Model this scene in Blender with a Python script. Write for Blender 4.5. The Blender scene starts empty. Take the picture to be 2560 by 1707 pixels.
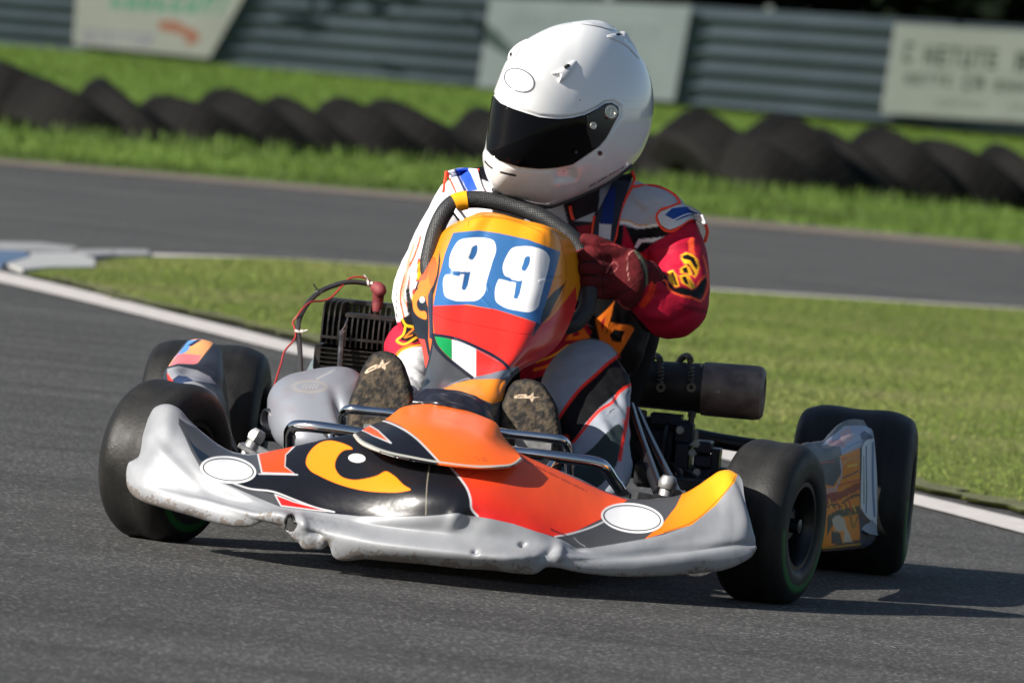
import bpy, math, random
import numpy as np
from mathutils import Vector, Matrix, noise as mnoise
SC = bpy.context.scene
COL = SC.collection
# ------------------------------------------------------------------ camera, sky, sun
CD, CH, CA, CTX, CTZ, CROLL, CF = 14.0, .9015, .0917, .0214, .363, .0963, 21787.0
C = np.array([CD*math.sin(CA), -CD*math.cos(CA), CH])
F = np.array([CTX, .3, CTZ])-C; F /= np.linalg.norm(F)
R0 = np.cross(F, [0, 0, 1]); R0 /= np.linalg.norm(R0); U0 = np.cross(R0, F)
RR = math.cos(CROLL)*R0+math.sin(CROLL)*U0
UU = -math.sin(CROLL)*R0+math.cos(CROLL)*U0
cd = bpy.data.cameras.new('camera'); cam = bpy.data.objects.new('camera', cd); COL.objects.link(cam)
cam.matrix_world = Matrix(((RR[0], UU[0], -F[0], C[0]), (RR[1], UU[1], -F[1], C[1]), (RR[2], UU[2], -F[2], C[2]), (0, 0, 0, 1)))
cd.sensor_width = 36; cd.lens = CF/2560*36; cd.clip_start = .5; cd.clip_end = 2000
cd.dof.use_dof = True; cd.dof.focus_distance = 13.9; cd.dof.aperture_fstop = 12.5
SC.camera = cam
SUN_EL = math.radians(28); SUN_B = math.radians(33)
fh = np.array([-math.sin(CA), math.cos(CA)]); rh = np.array([math.cos(CA), math.sin(CA)])
sv = -rh*math.cos(SUN_B)-fh*math.sin(SUN_B)
sdir = Vector((sv[0]*math.cos(SUN_EL), sv[1]*math.cos(SUN_EL), math.sin(SUN_EL)))
W = bpy.data.worlds.new('World'); SC.world = W; W.use_nodes = True
nt = W.node_tree; bgn = nt.nodes['Background']
sky = nt.nodes.new('ShaderNodeTexSky'); sky.sky_type = 'NISHITA'; sky.sun_disc = False
sky.sun_elevation = SUN_EL; sky.sun_rotation = math.atan2(sdir.x, sdir.y)
nt.links.new(sky.outputs[0], bgn.inputs[0]); bgn.inputs[1].default_value = .062
sl = bpy.data.lights.new('sun', 'SUN'); sl.energy = 5.0; sl.angle = math.radians(.53); sl.color = (1, .945, .86)
so = bpy.data.objects.new('sun', sl); COL.objects.link(so); so.location = (-6, -4, 8)
so.rotation_euler = (-sdir).to_track_quat('-Z', 'Y').to_euler()
SC.view_settings.view_transform = 'Standard'; SC.view_settings.look = 'None'
SC.view_settings.exposure = .60; SC.view_settings.gamma = 1
SC.cycles.max_bounces = 6
# ------------------------------------------------------------------ helpers
rnd = random.Random(7); RG = np.random.default_rng(5)
def lin(r, g, b):
    f = lambda c: (c/255/12.92) if c/255 <= .04045 else ((c/255+.055)/1.055)**2.4
    return (f(r), f(g), f(b))
def unp(px, py, y):
    """photo position + distance along the kart -> point in the place (metres)"""
    px = np.asarray(px, float); py = np.asarray(py, float); y = np.asarray(y, float)
    d = F+((px-1280)/CF)[..., None]*RR-((py-853.5)/CF)[..., None]*UU
    t = (y-C[1])/d[..., 1]
    return C+d*t[..., None]
def gnd(px, py, z=0.):
    d = F+((px-1280)/CF)*RR-((py-853.5)/CF)*UU
    return C+d*((z-C[2])/d[2])
def proj(P):
    d = np.asarray(P, float)-C; z = d@F
    return 1280+CF*(d@RR)/z, 853.5-CF*(d@UU)/z
def rpx(y): return (y+CD)/CF      # metres per photo pixel at depth y
def mat(name, col=(.5, .5, .5), rough=.5, metal=0., attr=False, bump=0., bscale=200., var=0., vscale=30., spec=.5, coat=0., bdist=.002, stretch=None):
    m = bpy.data.materials.new(name); m.use_nodes = True; n = m.node_tree; b = n.nodes['Principled BSDF']
    b.inputs['Base Color'].default_value = (*col, 1); b.inputs['Roughness'].default_value = rough
    b.inputs['Metallic'].default_value = metal; b.inputs['Specular IOR Level'].default_value = spec
    if coat: b.inputs['Coat Weight'].default_value = coat; b.inputs['Coat Roughness'].default_value = .06
    tc = n.nodes.new('ShaderNodeTexCoord'); src = tc.outputs['Object']
    if stretch:
        mp = n.nodes.new('ShaderNodeMapping'); mp.inputs['Scale'].default_value = stretch
        n.links.new(src, mp.inputs[0]); src = mp.outputs[0]
    csock = None
    if attr:
        a = n.nodes.new('ShaderNodeAttribute'); a.attribute_name = 'Col'; csock = a.outputs['Color']
    if var:
        nz = n.nodes.new('ShaderNodeTexNoise'); nz.inputs['Scale'].default_value = vscale; nz.inputs['Detail'].default_value = 6
        n.links.new(src, nz.inputs[0])
        mr = n.nodes.new('ShaderNodeMapRange'); mr.inputs[1].default_value = .3; mr.inputs[2].default_value = .7
        mr.inputs[3].default_value = 1-var; mr.inputs[4].default_value = 1+var; n.links.new(nz.outputs[0], mr.inputs[0])
        mx = n.nodes.new('ShaderNodeVectorMath'); mx.operation = 'SCALE'
        if csock: n.links.new(csock, mx.inputs[0])
        else: mx.inputs[0].default_value = col
        n.links.new(mr.outputs[0], mx.inputs['Scale']); csock = mx.outputs[0]
        rm = n.nodes.new('ShaderNodeMapRange'); rm.inputs[1].default_value = .3; rm.inputs[2].default_value = .7
        rm.inputs[3].default_value = max(0, rough-.1); rm.inputs[4].default_value = min(1, rough+.12)
        n.links.new(nz.outputs[0], rm.inputs[0]); n.links.new(rm.outputs[0], b.inputs['Roughness'])
    if csock: n.links.new(csock, b.inputs['Base Color'])
    if bump:
        bz = n.nodes.new('ShaderNodeTexNoise'); bz.inputs['Scale'].default_value = bscale; bz.inputs['Detail'].default_value = 4
        n.links.new(src, bz.inputs[0])
        bn = n.nodes.new('ShaderNodeBump'); bn.inputs['Strength'].default_value = bump; bn.inputs['Distance'].default_value = bdist
        n.links.new(bz.outputs[0], bn.inputs['Height']); n.links.new(bn.outputs[0], b.inputs['Normal'])
    return m
def mesh(name, V, Fc, m=None, parent=None, smooth=True, col=None):
    me = bpy.data.meshes.new(name)
    V = np.asarray(V, float)
    me.from_pydata(V.tolist(), [], Fc.tolist() if hasattr(Fc, 'tolist') else Fc); me.update()
    if smooth: me.polygons.foreach_set('use_smooth', [True]*len(me.polygons))
    if col is not None: setcol(me, col)
    if m: me.materials.append(m)
    o = bpy.data.objects.new(name, me); COL.objects.link(o)
    if parent: o.parent = parent
    return o
def setcol(me, col):
    c = np.ones((len(col), 4)); c[:, :3] = col
    at_ = me.color_attributes.new('Col', 'FLOAT_COLOR', 'POINT'); at_.data.foreach_set('color', c.ravel())
def tag(o, label=None, cat=None, group=None, kind=None):
    for k, v in (('label', label), ('category', cat), ('group', group), ('kind', kind)):
        if v: o[k] = v
    return o
def empty(name, loc=(0, 0, 0), parent=None):
    o = bpy.data.objects.new(name, None); COL.objects.link(o); o.location = loc; o.empty_display_size = .1
    if parent: o.parent = parent
    return o
def spline(P, n, closed=False, u=None, sharp=False):
    """Catmull-Rom through the points, n samples evenly along it"""
    P = np.asarray(P, float)
    if closed: P = np.vstack([P, P[:1]])
    d = np.linalg.norm(np.diff(P[:, :2], axis=0), axis=1)+1e-9
    k = np.concatenate([[0], np.cumsum(d)])
    if u is None: u = np.linspace(0, 1, n)
    s = np.asarray(u)*k[-1]
    if sharp or len(P) < 3: return np.stack([np.interp(s, k, P[:, i]) for i in range(P.shape[1])], 1)
    if closed: Q = np.vstack([P[-2], P, P[1]]); kk = np.concatenate([[-d[-1]], k, [k[-1]+d[0]]])
    else: Q = np.vstack([2*P[0]-P[1], P, 2*P[-1]-P[-2]]); kk = np.concatenate([[-d[0]], k, [k[-1]+d[-1]]])
    i = np.clip(np.searchsorted(k, s, side='right')-1, 0, len(P)-2)
    h = (k[i+1]-k[i])[:, None]; t = ((s-k[i])/(k[i+1]-k[i]))[:, None]
    sl_ = lambda j: ((Q[j+1]-Q[j])/(kk[j+1]-kk[j])[:, None])
    s0, s1, s2 = sl_(i), sl_(i+1), sl_(i+2)
    w0 = (kk[i+1]-kk[i])[:, None]; w2 = (kk[i+3]-kk[i+2])[:, None]
    m1 = (s0*h+s1*w0)/(h+w0); m2 = (s1*w2+s2*h)/(h+w2)
    t2, t3 = t*t, t**3
    return (2*t3-3*t2+1)*P[i]+(t3-2*t2+t)*h*m1+(-2*t3+3*t2)*P[i+1]+(t3-t2)*h*m2
def crosscr(A, nv, sharp=False):
    """interpolate rows A (R,nu,3) across v"""
    Rn = len(A)
    if Rn == 2 or sharp:
        v = np.linspace(0, Rn-1, nv); i = np.clip(v.astype(int), 0, Rn-2); t = (v-i)[:, None, None]
        return A[i]*(1-t)+A[i+1]*t
    Q = np.concatenate([[2*A[0]-A[1]], A, [2*A[-1]-A[-2]]]); v = np.linspace(0, Rn-1, nv)
    i = np.clip(v.astype(int), 0, Rn-2); t = (v-i)[:, None, None]
    p0, p1, p2, p3 = Q[i], Q[i+1], Q[i+2], Q[i+3]
    return .5*(2*p1+(p2-p0)*t+(2*p0-5*p1+4*p2-p3)*t**2+(3*p1-p0-3*p2+p3)*t**3)
def gridfaces(nv, nu, cu=False, off=0):
    a = np.arange(nv*nu).reshape(nv, nu)+off
    b = np.roll(a, -1, 1) if cu else a[:, 1:]
    a_ = a if cu else a[:, :-1]
    return np.stack([a_[:-1], a_[1:], b[1:], b[:-1]], -1).reshape(-1, 4)
def rows_pts(rows, nu, nv, depth=None, sharp=False, sharpv=False):
    A = []
    for r in rows:
        r = [tuple(p) if len(p) == 3 else (*p, 0) for p in r]
        A.append(spline(r, nu, sharp=sharp))
    G = crosscr(np.array(A), nv, sharpv)
    if depth is not None: G[..., 2] = depth(G[..., 0], G[..., 1])
    return G
def loft(name, rows, nu, nv, m, parent, paint=None, depth=None, solid=0., disp=None, sharp=False, sharpv=False, holes=None, flip=False, offs=1., ysm=0, mat2=None):
    G = rows_pts(rows, nu, nv, depth, sharp, sharpv)
    for _ in range(3 if ysm else 0):
        for ax in (0, 1):
            w_ = ysm if ax else max(2, ysm//2); Y = G[..., 2]; pad = [(0, 0), (0, 0)]; pad[ax] = (w_, w_); Z = np.pad(Y, pad, mode='reflect', reflect_type='odd'); cs = np.cumsum(Z, axis=ax); cs = np.concatenate([np.zeros_like(np.take(cs, [0], ax)), cs], ax); n_ = Y.shape[ax]
            G[..., 2] = (np.take(cs, range(2*w_+1, 2*w_+1+n_), ax)-np.take(cs, range(0, n_), ax))/(2*w_+1)
    P = unp(G[..., 0], G[..., 1], G[..., 2])
    if disp is not None:
        du = np.gradient(P, axis=1); dv = np.gradient(P, axis=0); N = np.cross(dv, du)
        N /= np.linalg.norm(N, axis=-1, keepdims=True)+1e-12
        sgn = np.sign((N*(C-P)).sum(-1, keepdims=True).mean())
        P = P+N*sgn*disp(G[..., 0], G[..., 1], P)[..., None]
    fc = gridfaces(nv, nu)
    if flip: fc = fc[:, ::-1]
    if holes is not None:
        cx = G[..., 0].ravel()[fc].mean(1); cy = G[..., 1].ravel()[fc].mean(1)
        fc = fc[~holes(cx, cy)]
    col = paint(G[..., 0].ravel(), G[..., 1].ravel()) if paint is not None else None
    o = mesh(name, P.reshape(-1, 3), fc, m, parent, col=col)
    if mat2 is not None:
        o.data.materials.append(mat2[0]); cx = G[..., 0].ravel()[fc].mean(1); cy = G[..., 1].ravel()[fc].mean(1)
        o.data.polygons.foreach_set('material_index', mat2[1](cx, cy).astype(np.int32))
    if solid:
        md = o.modifiers.new('thickness', 'SOLIDIFY'); md.thickness = solid; md.offset = offs
    return o
def segd(px, py, A, closed=True):
    A = np.asarray(A, float); B = np.roll(A, -1, 0) if closed else A[1:]
    A_ = A if closed else A[:-1]
    best = np.full(px.shape, 1e18)
    ins = np.zeros(px.shape, bool)
    for (ax, ay), (bx, by) in zip(A_[:, :2], B[:, :2]):
        dx, dy = bx-ax, by-ay; L = dx*dx+dy*dy+1e-12
        t = np.clip(((px-ax)*dx+(py-ay)*dy)/L, 0, 1)
        d = (px-ax-t*dx)**2+(py-ay-t*dy)**2
        np.minimum(best, d, out=best)
        if closed:
            c = ((ay > py) != (by > py)) & (px < (bx-ax)*(py-ay)/(by-ay+1e-12)+ax)
            ins ^= c
    d = np.sqrt(best)
    return np.where(ins, -d, d) if closed else d
class Paint:
    def __init__(s, base, aa=1.3): s.base = base; s.ops = []; s.aa = aa
    def poly(s, pts, col, smooth=True, line=None, lw=2.):
        if smooth: pts = spline(pts, max(24, len(pts)*7), closed=True)[:-1]
        pts = np.asarray(pts, float)[:, :2]
        s.ops.append(('p', pts, col, 0)); 
        if line is not None: s.ops.append(('s', np.vstack([pts, pts[:1]]), line, lw))
        return s
    def stroke(s, pts, col, w, smooth=True):
        if smooth and len(pts) > 2: pts = spline(pts, len(pts)*6)
        s.ops.append(('s', np.asarray(pts, float)[:, :2], col, w)); return s
    def ell(s, cx, cy, rx, ry, ang, col):
        a = np.linspace(0, 2*math.pi, 40, endpoint=False); ca, sa = math.cos(math.radians(ang)), math.sin(math.radians(ang))
        x, y = rx*np.cos(a), ry*np.sin(a)
        s.ops.append(('p', np.stack([cx+x*ca-y*sa, cy+x*sa+y*ca], 1), col, 0)); return s
    def fn(s, f): s.ops.append(('f', f, None, 0)); return s
    def __call__(s, px, py):
        out = np.tile(np.array(s.base, float), (len(px), 1))
        for k, pts, col, w in s.ops:
            if k == 'f': out = pts(px, py, out); continue
            r = w/2+3; sel = np.where((px > pts[:, 0].min()-r) & (px < pts[:, 0].max()+r) & (py > pts[:, 1].min()-r) & (py < pts[:, 1].max()+r))[0]
            if not len(sel): continue
            d = segd(px[sel], py[sel], pts, closed=(k == 'p'))
            if k == 's': d = d-w/2
            a = np.clip(.5-d/s.aa, 0, 1)[:, None]
            out[sel] = out[sel]*(1-a)+a*np.array(col)
        return out
def vnoise(P, sc, seed=0, oct=3):
    """cheap value noise on (N,3) points (numpy, trilinear)"""
    rs = np.random.default_rng(seed); T = rs.random((32, 32, 32)); P = np.asarray(P, float).reshape(-1, 3)
    out = np.zeros(len(P)); amp = 1; tot = 0
    for k in range(oct):
        q = P*sc*(2**k)+17.3*k; i = np.floor(q).astype(int); f = q-i; f = f*f*(3-2*f); v = 0
        for dx in (0, 1):
            for dy in (0, 1):
                for dz in (0, 1):
                    w = (f[:, 0] if dx else 1-f[:, 0])*(f[:, 1] if dy else 1-f[:, 1])*(f[:, 2] if dz else 1-f[:, 2])
                    v = v+w*T[(i[:, 0]+dx) % 32, (i[:, 1]+dy) % 32, (i[:, 2]+dz) % 32]
        out += amp*v; tot += amp; amp *= .5
    return out/tot-.5
# --- plain solids collected into one mesh
class MB:
    def __init__(s): s.V = []; s.F = []
    def add(s, V, Fc):
        o = len(s.V); s.V += [tuple(v) for v in V]; s.F += [tuple(int(i)+o for i in f) for f in Fc]; return s
    def box(s, c, d, rot=None, bev=.15):
        """box with chamfered edges"""
        c = np.array(c, float); h = np.array(d, float)/2; b = min(h)*bev
        V = []; ids = {}
        for sx in (-1, 1):
            for sy in (-1, 1):
                for sz in (-1, 1):
                    for ax in range(3):
                        v = h*np.array((sx, sy, sz)); v = v-b*np.array((sx, sy, sz)); v[ax] = h[ax]*(sx, sy, sz)[ax]
                        ids[(sx, sy, sz, ax)] = len(V); V.append(v)
        Fs = []
        for ax in range(3):
            o1, o2 = [a for a in range(3) if a != ax]
            for sg in (-1, 1):
                q = []
                for (p, r) in ((-1, -1), (1, -1), (1, 1), (-1, 1)):
                    k = [0, 0, 0]; k[ax] = sg; k[o1] = p; k[o2] = r; q.append(ids[(*k, ax)])
                if (sg > 0) == (ax == 1): q = q[::-1]
                Fs.append(q)
                for r in (-1, 1):
                    pass
        for ax in range(3):   # chamfer strips run along axis ax
            o1, o2 = [a for a in range(3) if a != ax]
            for p in (-1, 1):
                for r in (-1, 1):
                    q = []
                    for sg, f in ((-1, o1), (1, o1), (1, o2), (-1, o2)):
                        k = [0, 0, 0]; k[ax] = sg; k[o1] = p; k[o2] = r; q.append(ids[(*k, f)])
                    Fs.append(q)
        for sx in (-1, 1):
            for sy in (-1, 1):
                for sz in (-1, 1): Fs.append([ids[(sx, sy, sz, a)] for a in range(3)])
        V = np.array(V)
        if rot is not None: V = V@np.array(rot).T
        return s.add(V+c, Fs)
    def tube(s, pts, r, n=12, cap=True, smooth=0, closed=False):
        P = np.asarray(pts, float)
        if smooth:
            L = np.linalg.norm(np.diff(P, axis=0), axis=1); k = np.concatenate([[0], np.cumsum(L)])/L.sum()
            P = spline3(P, smooth, closed)
            if np.ndim(r): r = np.interp(np.linspace(0, 1, len(P)), k, r)
        r = np.full(len(P), r) if not np.ndim(r) else np.asarray(r)
        T = np.gradient(P, axis=0) if not closed else np.roll(P, -1, 0)-np.roll(P, 1, 0)
        T /= np.linalg.norm(T, axis=1)[:, None]+1e-12
        up = np.array([0, 0, 1.]) if abs(T[0][2]) < .9 else np.array([0, 1., 0])
        u = np.cross(T[0], up); u /= np.linalg.norm(u); V = []
        for i in range(len(P)):
            u = u-T[i]*(u@T[i]); u /= np.linalg.norm(u); w = np.cross(T[i], u)
            a = np.linspace(0, 2*math.pi, n, endpoint=False)
            V.append(P[i]+r[i]*(np.cos(a)[:, None]*u+np.sin(a)[:, None]*w))
        m_ = len(P); fs = gridfaces(m_, n, True)
        fs = [tuple(f[::-1]) for f in fs.tolist()]
        if closed:
            b = (m_-1)*n
            fs += [(b+j, b+(j+1) % n, (j+1) % n, j)[::1] for j in range(n)]
        elif cap: fs += [tuple(range(n)), tuple(range((m_-1)*n, m_*n))[::-1]]
        return s.add(np.vstack(V), fs)
    def lathe(s, prof, c, axis='x', n=48, rot=None, ring=False):
        """prof = (along axis, radius) pairs"""
        a = np.linspace(0, 2*math.pi, n, endpoint=False); V = []
        for (t, r) in prof:
            q = np.stack([np.full(n, t), r*np.cos(a), r*np.sin(a)], 1)
            if axis == 'y': q = q[:, [1, 0, 2]]
            if axis == 'z': q = q[:, [1, 2, 0]]
            V.append(q)
        V = np.vstack(V)
        if rot is not None: V = V@np.array(rot).T
        fs = gridfaces(len(prof), n, True).tolist()
        if ring:
            b = (len(prof)-1)*n; fs += [(b+j, j, (j+1) % n, b+(j+1) % n) for j in range(n)]
        else: fs += [list(range(n)), list(range((len(prof)-1)*n, len(prof)*n))[::-1]]
        return s.add(V+np.array(c, float), fs)
    def build(s, name, m, parent=None, smooth=True, col=None, auto=True):
        o = mesh(name, s.V, s.F, m, parent, smooth, col)
        bm_ = __import__('bmesh'); b = bm_.new(); b.from_mesh(o.data); bm_.ops.recalc_face_normals(b, faces=b.faces); b.to_mesh(o.data); b.free()
        if smooth and auto: sharpen(o)
        return o
def sharpen(o, ang=35):
    me = o.data; bm_ = __import__('bmesh'); b = bm_.new(); b.from_mesh(me)
    for e in b.edges:
        if len(e.link_faces) == 2 and e.calc_face_angle(0) > math.radians(ang): e.smooth = False
    b.to_mesh(me); b.free()
def spline3(P, n, closed=False):
    P = np.asarray(P, float)
    if closed: P = np.vstack([P, P[:1]])
    d = np.linalg.norm(np.diff(P, axis=0), axis=1); k = np.concatenate([[0], np.cumsum(d)])
    s = np.linspace(0, k[-1], n+1 if closed else n)
    if closed: s = s[:-1]; Q = np.vstack([P[-2], P, P[1]])
    else: Q = np.vstack([2*P[0]-P[1], P, 2*P[-1]-P[-2]])
    i = np.clip(np.searchsorted(k, s, side='right')-1, 0, len(P)-2); t = ((s-k[i])/(k[i+1]-k[i]))[:, None]
    p0, p1, p2, p3 = Q[i], Q[i+1], Q[i+2], Q[i+3]
    return .5*(2*p1+(p2-p0)*t+(2*p0-5*p1+4*p2-p3)*t**2+(3*p1-p0-3*p2+p3)*t**3)
class Blob:
    """a closed outline in the photo given real thickness round a centre plane at depth yc"""
    def __init__(s, outline, yc, dz, centre=None, k=2.2, yslope=None, nt=120, ns=40, ksh=1.):
        O = spline(outline, 240, closed=True)[:-1, :2]
        c = np.array(centre if centre is not None else O.mean(0), float); s.c = c
        th = np.arctan2(O[:, 1]-c[1], O[:, 0]-c[0]); rr = np.hypot(O[:, 0]-c[0], O[:, 1]-c[1])
        o = np.argsort(th); th, rr = th[o], rr[o]
        s.th = np.concatenate([th-2*math.pi, th, th+2*math.pi]); s.rr = np.concatenate([rr, rr, rr])
        s.yc, s.dz, s.k, s.sl, s.nt, s.ns = yc, dz, k, yslope, nt, ns
    def R(s, t): return np.interp(t, s.th, s.rr)
    def mid(s, px, py):
        y = s.yc+0*np.asarray(px, float)
        if s.sl: y = y+s.sl[0]*(px-s.c[0])+s.sl[1]*(py-s.c[1])
        return y
    def depth(s, px, py, off=0.):
        dx, dy = np.asarray(px)-s.c[0], np.asarray(py)-s.c[1]
        rho = np.clip(np.hypot(dx, dy)/s.R(np.arctan2(dy, dx)), 0, 1)
        return s.mid(px, py)-(s.dz+off)*(1-rho**s.k)**(1/s.k)-off*.2
    def pts(s):
        t = np.linspace(-math.pi, math.pi, s.nt, endpoint=False)
        nh = s.ns//2; h_ = np.sin(np.linspace(0, math.pi/2, nh+1)[1:]); rho = np.concatenate([h_, h_[:-1][::-1]])
        sg_ = np.concatenate([-np.ones(nh), np.ones(nh-1)]); dep = sg_*(1-np.minimum(rho, 1)**s.k)**(1/s.k)
        px = s.c[0]+rho[:, None]*(s.R(t)*np.cos(t))[None]; py = s.c[1]+rho[:, None]*(s.R(t)*np.sin(t))[None]
        y = s.mid(px, py)+dep[:, None]*s.dz+0*px
        px = np.concatenate([px.ravel(), [s.c[0], s.c[0]]]); py = np.concatenate([py.ravel(), [s.c[1], s.c[1]]])
        y = np.concatenate([y.ravel(), [s.yc-s.dz, s.yc+s.dz]])
        n1, n2 = len(rho), s.nt
        fs = gridfaces(n1, n2, True).tolist()
        A, B = n1*n2, n1*n2+1
        fs += [(A, j, (j+1) % n2) for j in range(n2)]+[(B, (n1-1)*n2+(j+1) % n2, (n1-1)*n2+j) for j in range(n2)]
        return unp(px, py, y), fs, px, py
    def build(s, name, m, parent, paint=None, disp=None):
        P, fs, px, py = s.pts()
        col = paint(px, py) if paint else None
        o = mesh(name, P, fs, m, parent, col=col)
        bm_ = __import__('bmesh'); b = bm_.new(); b.from_mesh(o.data); bm_.ops.recalc_face_normals(b, faces=b.faces); b.to_mesh(o.data); b.free()
        if disp is not None:
            me = o.data; N = np.empty(len(me.vertices)*3); me.vertices.foreach_get('normal', N); N = N.reshape(-1, 3)
            P = P+N*disp(P)[:, None]; me.vertices.foreach_set('co', P.ravel()); me.update()
        return o
def pxtube(mb, pts, n=12, smooth=24, r=None):
    """tube through photo points (px, py, y[, radius px])"""
    P = np.array([unp(p[0], p[1], p[2]) for p in pts])
    rr = r if r is not None else np.array([p[3]*rpx(p[2]) for p in pts])
    mb.tube(P, rr, n=n, smooth=smooth); return mb
def fuse(mbs, voxel=.004, smooth=4, name='fused', sub=0):
    """closed pieces grown together into one continuous surface"""
    V = []; Fs = []
    for mb in mbs:
        o = len(V); V += list(mb.V); Fs += [tuple(i+o for i in f) for f in mb.F]
    o = mesh(name, V, Fs)
    bm_ = __import__('bmesh'); b = bm_.new(); b.from_mesh(o.data); bm_.ops.recalc_face_normals(b, faces=b.faces); b.to_mesh(o.data); b.free()
    r = o.modifiers.new('r', 'REMESH'); r.mode = 'VOXEL'; r.voxel_size = voxel
    sm = o.modifiers.new('s', 'SMOOTH'); sm.iterations = smooth; sm.factor = .5
    if sub: ss = o.modifiers.new('u', 'SUBSURF'); ss.levels = sub; ss.render_levels = sub
    dg = bpy.context.evaluated_depsgraph_get(); me = bpy.data.meshes.new_from_object(o.evaluated_get(dg))
    bpy.data.objects.remove(o)
    return me
def meshco(me):
    a = np.empty(len(me.vertices)*3); me.vertices.foreach_get('co', a)
    b = np.empty(len(me.vertices)*3); me.vertices.foreach_get('normal', b)
    return a.reshape(-1, 3), b.reshape(-1, 3)
class BL(MB):
    pass
def blob_mb(b):
    P, fs, _, _ = b.pts(); return MB().add(P, fs)
# ------------------------------------------------------------------ materials of the ground
def node_mat(name):
    m = bpy.data.materials.new(name); m.use_nodes = True; return m, m.node_tree, m.node_tree.nodes['Principled BSDF']
def asphalt_mat():
    m, n, b = node_mat('asphalt'); L = n.links
    tc = n.nodes.new('ShaderNodeTexCoord')
    def noise(sc, det=3, rough=.6):
        z = n.nodes.new('ShaderNodeTexNoise'); z.inputs['Scale'].default_value = sc; z.inputs['Detail'].default_value = det
        z.inputs['Roughness'].default_value = rough; L.new(tc.outputs['Object'], z.inputs[0]); return z
    vo = n.nodes.new('ShaderNodeTexVoronoi'); vo.inputs['Scale'].default_value = 215; L.new(tc.outputs['Object'], vo.inputs[0])
    vs = n.nodes.new('ShaderNodeSeparateColor'); L.new(vo.outputs['Color'], vs.inputs[0])
    r1 = n.nodes.new('ShaderNodeValToRGB'); e = r1.color_ramp.elements
    e[0].position = 0; e[0].color = (.032, .0318, .031, 1); e[1].position = 1; e[1].color = (.30, .295, .28, 1)
    k = r1.color_ramp.elements.new(.55); k.color = (.072, .071, .069, 1); k = r1.color_ramp.elements.new(.9); k.color = (.115, .113, .108, 1)
    L.new(vs.outputs[0], r1.inputs[0])
    big = noise(1.3, 5); mr = n.nodes.new('ShaderNodeMapRange'); mr.inputs[1].default_value = .3; mr.inputs[2].default_value = .7
    mr.inputs[3].default_value = .82; mr.inputs[4].default_value = 1.16; L.new(big.outputs[0], mr.inputs[0])
    mp = n.nodes.new('ShaderNodeMapping'); mp.inputs['Rotation'].default_value = (0, 0, math.radians(20)); mp.inputs['Scale'].default_value = (.25, 3., 1)
    L.new(tc.outputs['Object'], mp.inputs[0]); st = n.nodes.new('ShaderNodeTexNoise'); st.inputs['Scale'].default_value = 1.4; st.inputs['Detail'].default_value = 4
    L.new(mp.outputs[0], st.inputs[0]); mr2 = n.nodes.new('ShaderNodeMapRange'); mr2.inputs[1].default_value = .35; mr2.inputs[2].default_value = .65
    mr2.inputs[3].default_value = .78; mr2.inputs[4].default_value = 1.12; L.new(st.outputs[0], mr2.inputs[0])
    mu = n.nodes.new('ShaderNodeMath'); mu.operation = 'MULTIPLY'; L.new(mr.outputs[0], mu.inputs[0]); L.new(mr2.outputs[0], mu.inputs[1])
    sc_ = n.nodes.new('ShaderNodeVectorMath'); sc_.operation = 'SCALE'; L.new(r1.outputs[0], sc_.inputs[0]); L.new(mu.outputs[0], sc_.inputs['Scale'])
    L.new(sc_.outputs[0], b.inputs['Base Color']); b.inputs['Roughness'].default_value = .82; b.inputs['Specular IOR Level'].default_value = .35
    fine = noise(520, 3, .7); add = n.nodes.new('ShaderNodeMath'); add.operation = 'MULTIPLY_ADD'
    L.new(vs.outputs[0], add.inputs[0]); add.inputs[1].default_value = .8; L.new(fine.outputs[0], add.inputs[2])
    bn = n.nodes.new('ShaderNodeBump'); bn.inputs['Strength'].default_value = .85; bn.inputs['Distance'].default_value = .0022
    L.new(add.outputs[0], bn.inputs['Height']); L.new(bn.outputs[0], b.inputs['Normal'])
    return m
def turf_mat(name, a, c, d, sc=1.):
    m, n, b = node_mat(name); L = n.links; tc = n.nodes.new('ShaderNodeTexCoord')
    z = n.nodes.new('ShaderNodeTexNoise'); z.inputs['Scale'].default_value = .9*sc; z.inputs['Detail'].default_value = 7; z.inputs['Roughness'].default_value = .65
    L.new(tc.outputs['Object'], z.inputs[0]); r = n.nodes.new('ShaderNodeValToRGB'); e = r.color_ramp.elements
    e[0].position = .32; e[0].color = (*a, 1); e[1].position = .68; e[1].color = (*d, 1); k = r.color_ramp.elements.new(.5); k.color = (*c, 1)
    L.new(z.outputs[0], r.inputs[0]); L.new(r.outputs[0], b.inputs['Base Color']); b.inputs['Roughness'].default_value = .9; b.inputs['Specular IOR Level'].default_value = .2
    z2 = n.nodes.new('ShaderNodeTexNoise'); z2.inputs['Scale'].default_value = 30; z2.inputs['Detail'].default_value = 5; L.new(tc.outputs['Object'], z2.inputs[0])
    bn = n.nodes.new('ShaderNodeBump'); bn.inputs['Strength'].default_value = 1; bn.inputs['Distance'].default_value = .03
    L.new(z2.outputs[0], bn.inputs['Height']); L.new(bn.outputs[0], b.inputs['Normal']); return m
M_asph = asphalt_mat()
M_turf = turf_mat('turf', (.10, .125, .025), (.135, .17, .032), (.22, .21, .08))
M_far = turf_mat('far turf', (.062, .12, .011), (.09, .165, .014), (.13, .185, .026), .6)
M_line = mat('line paint', (.60, .56, .53), .7, var=.13, vscale=25, bump=.5, bscale=250)
M_dust = mat('dusty verge', (.15, .12, .095), .95, var=.25, vscale=6, bump=.6, bscale=60)
def G(px, py, z=0.): return gnd(px, py, z)
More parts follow.
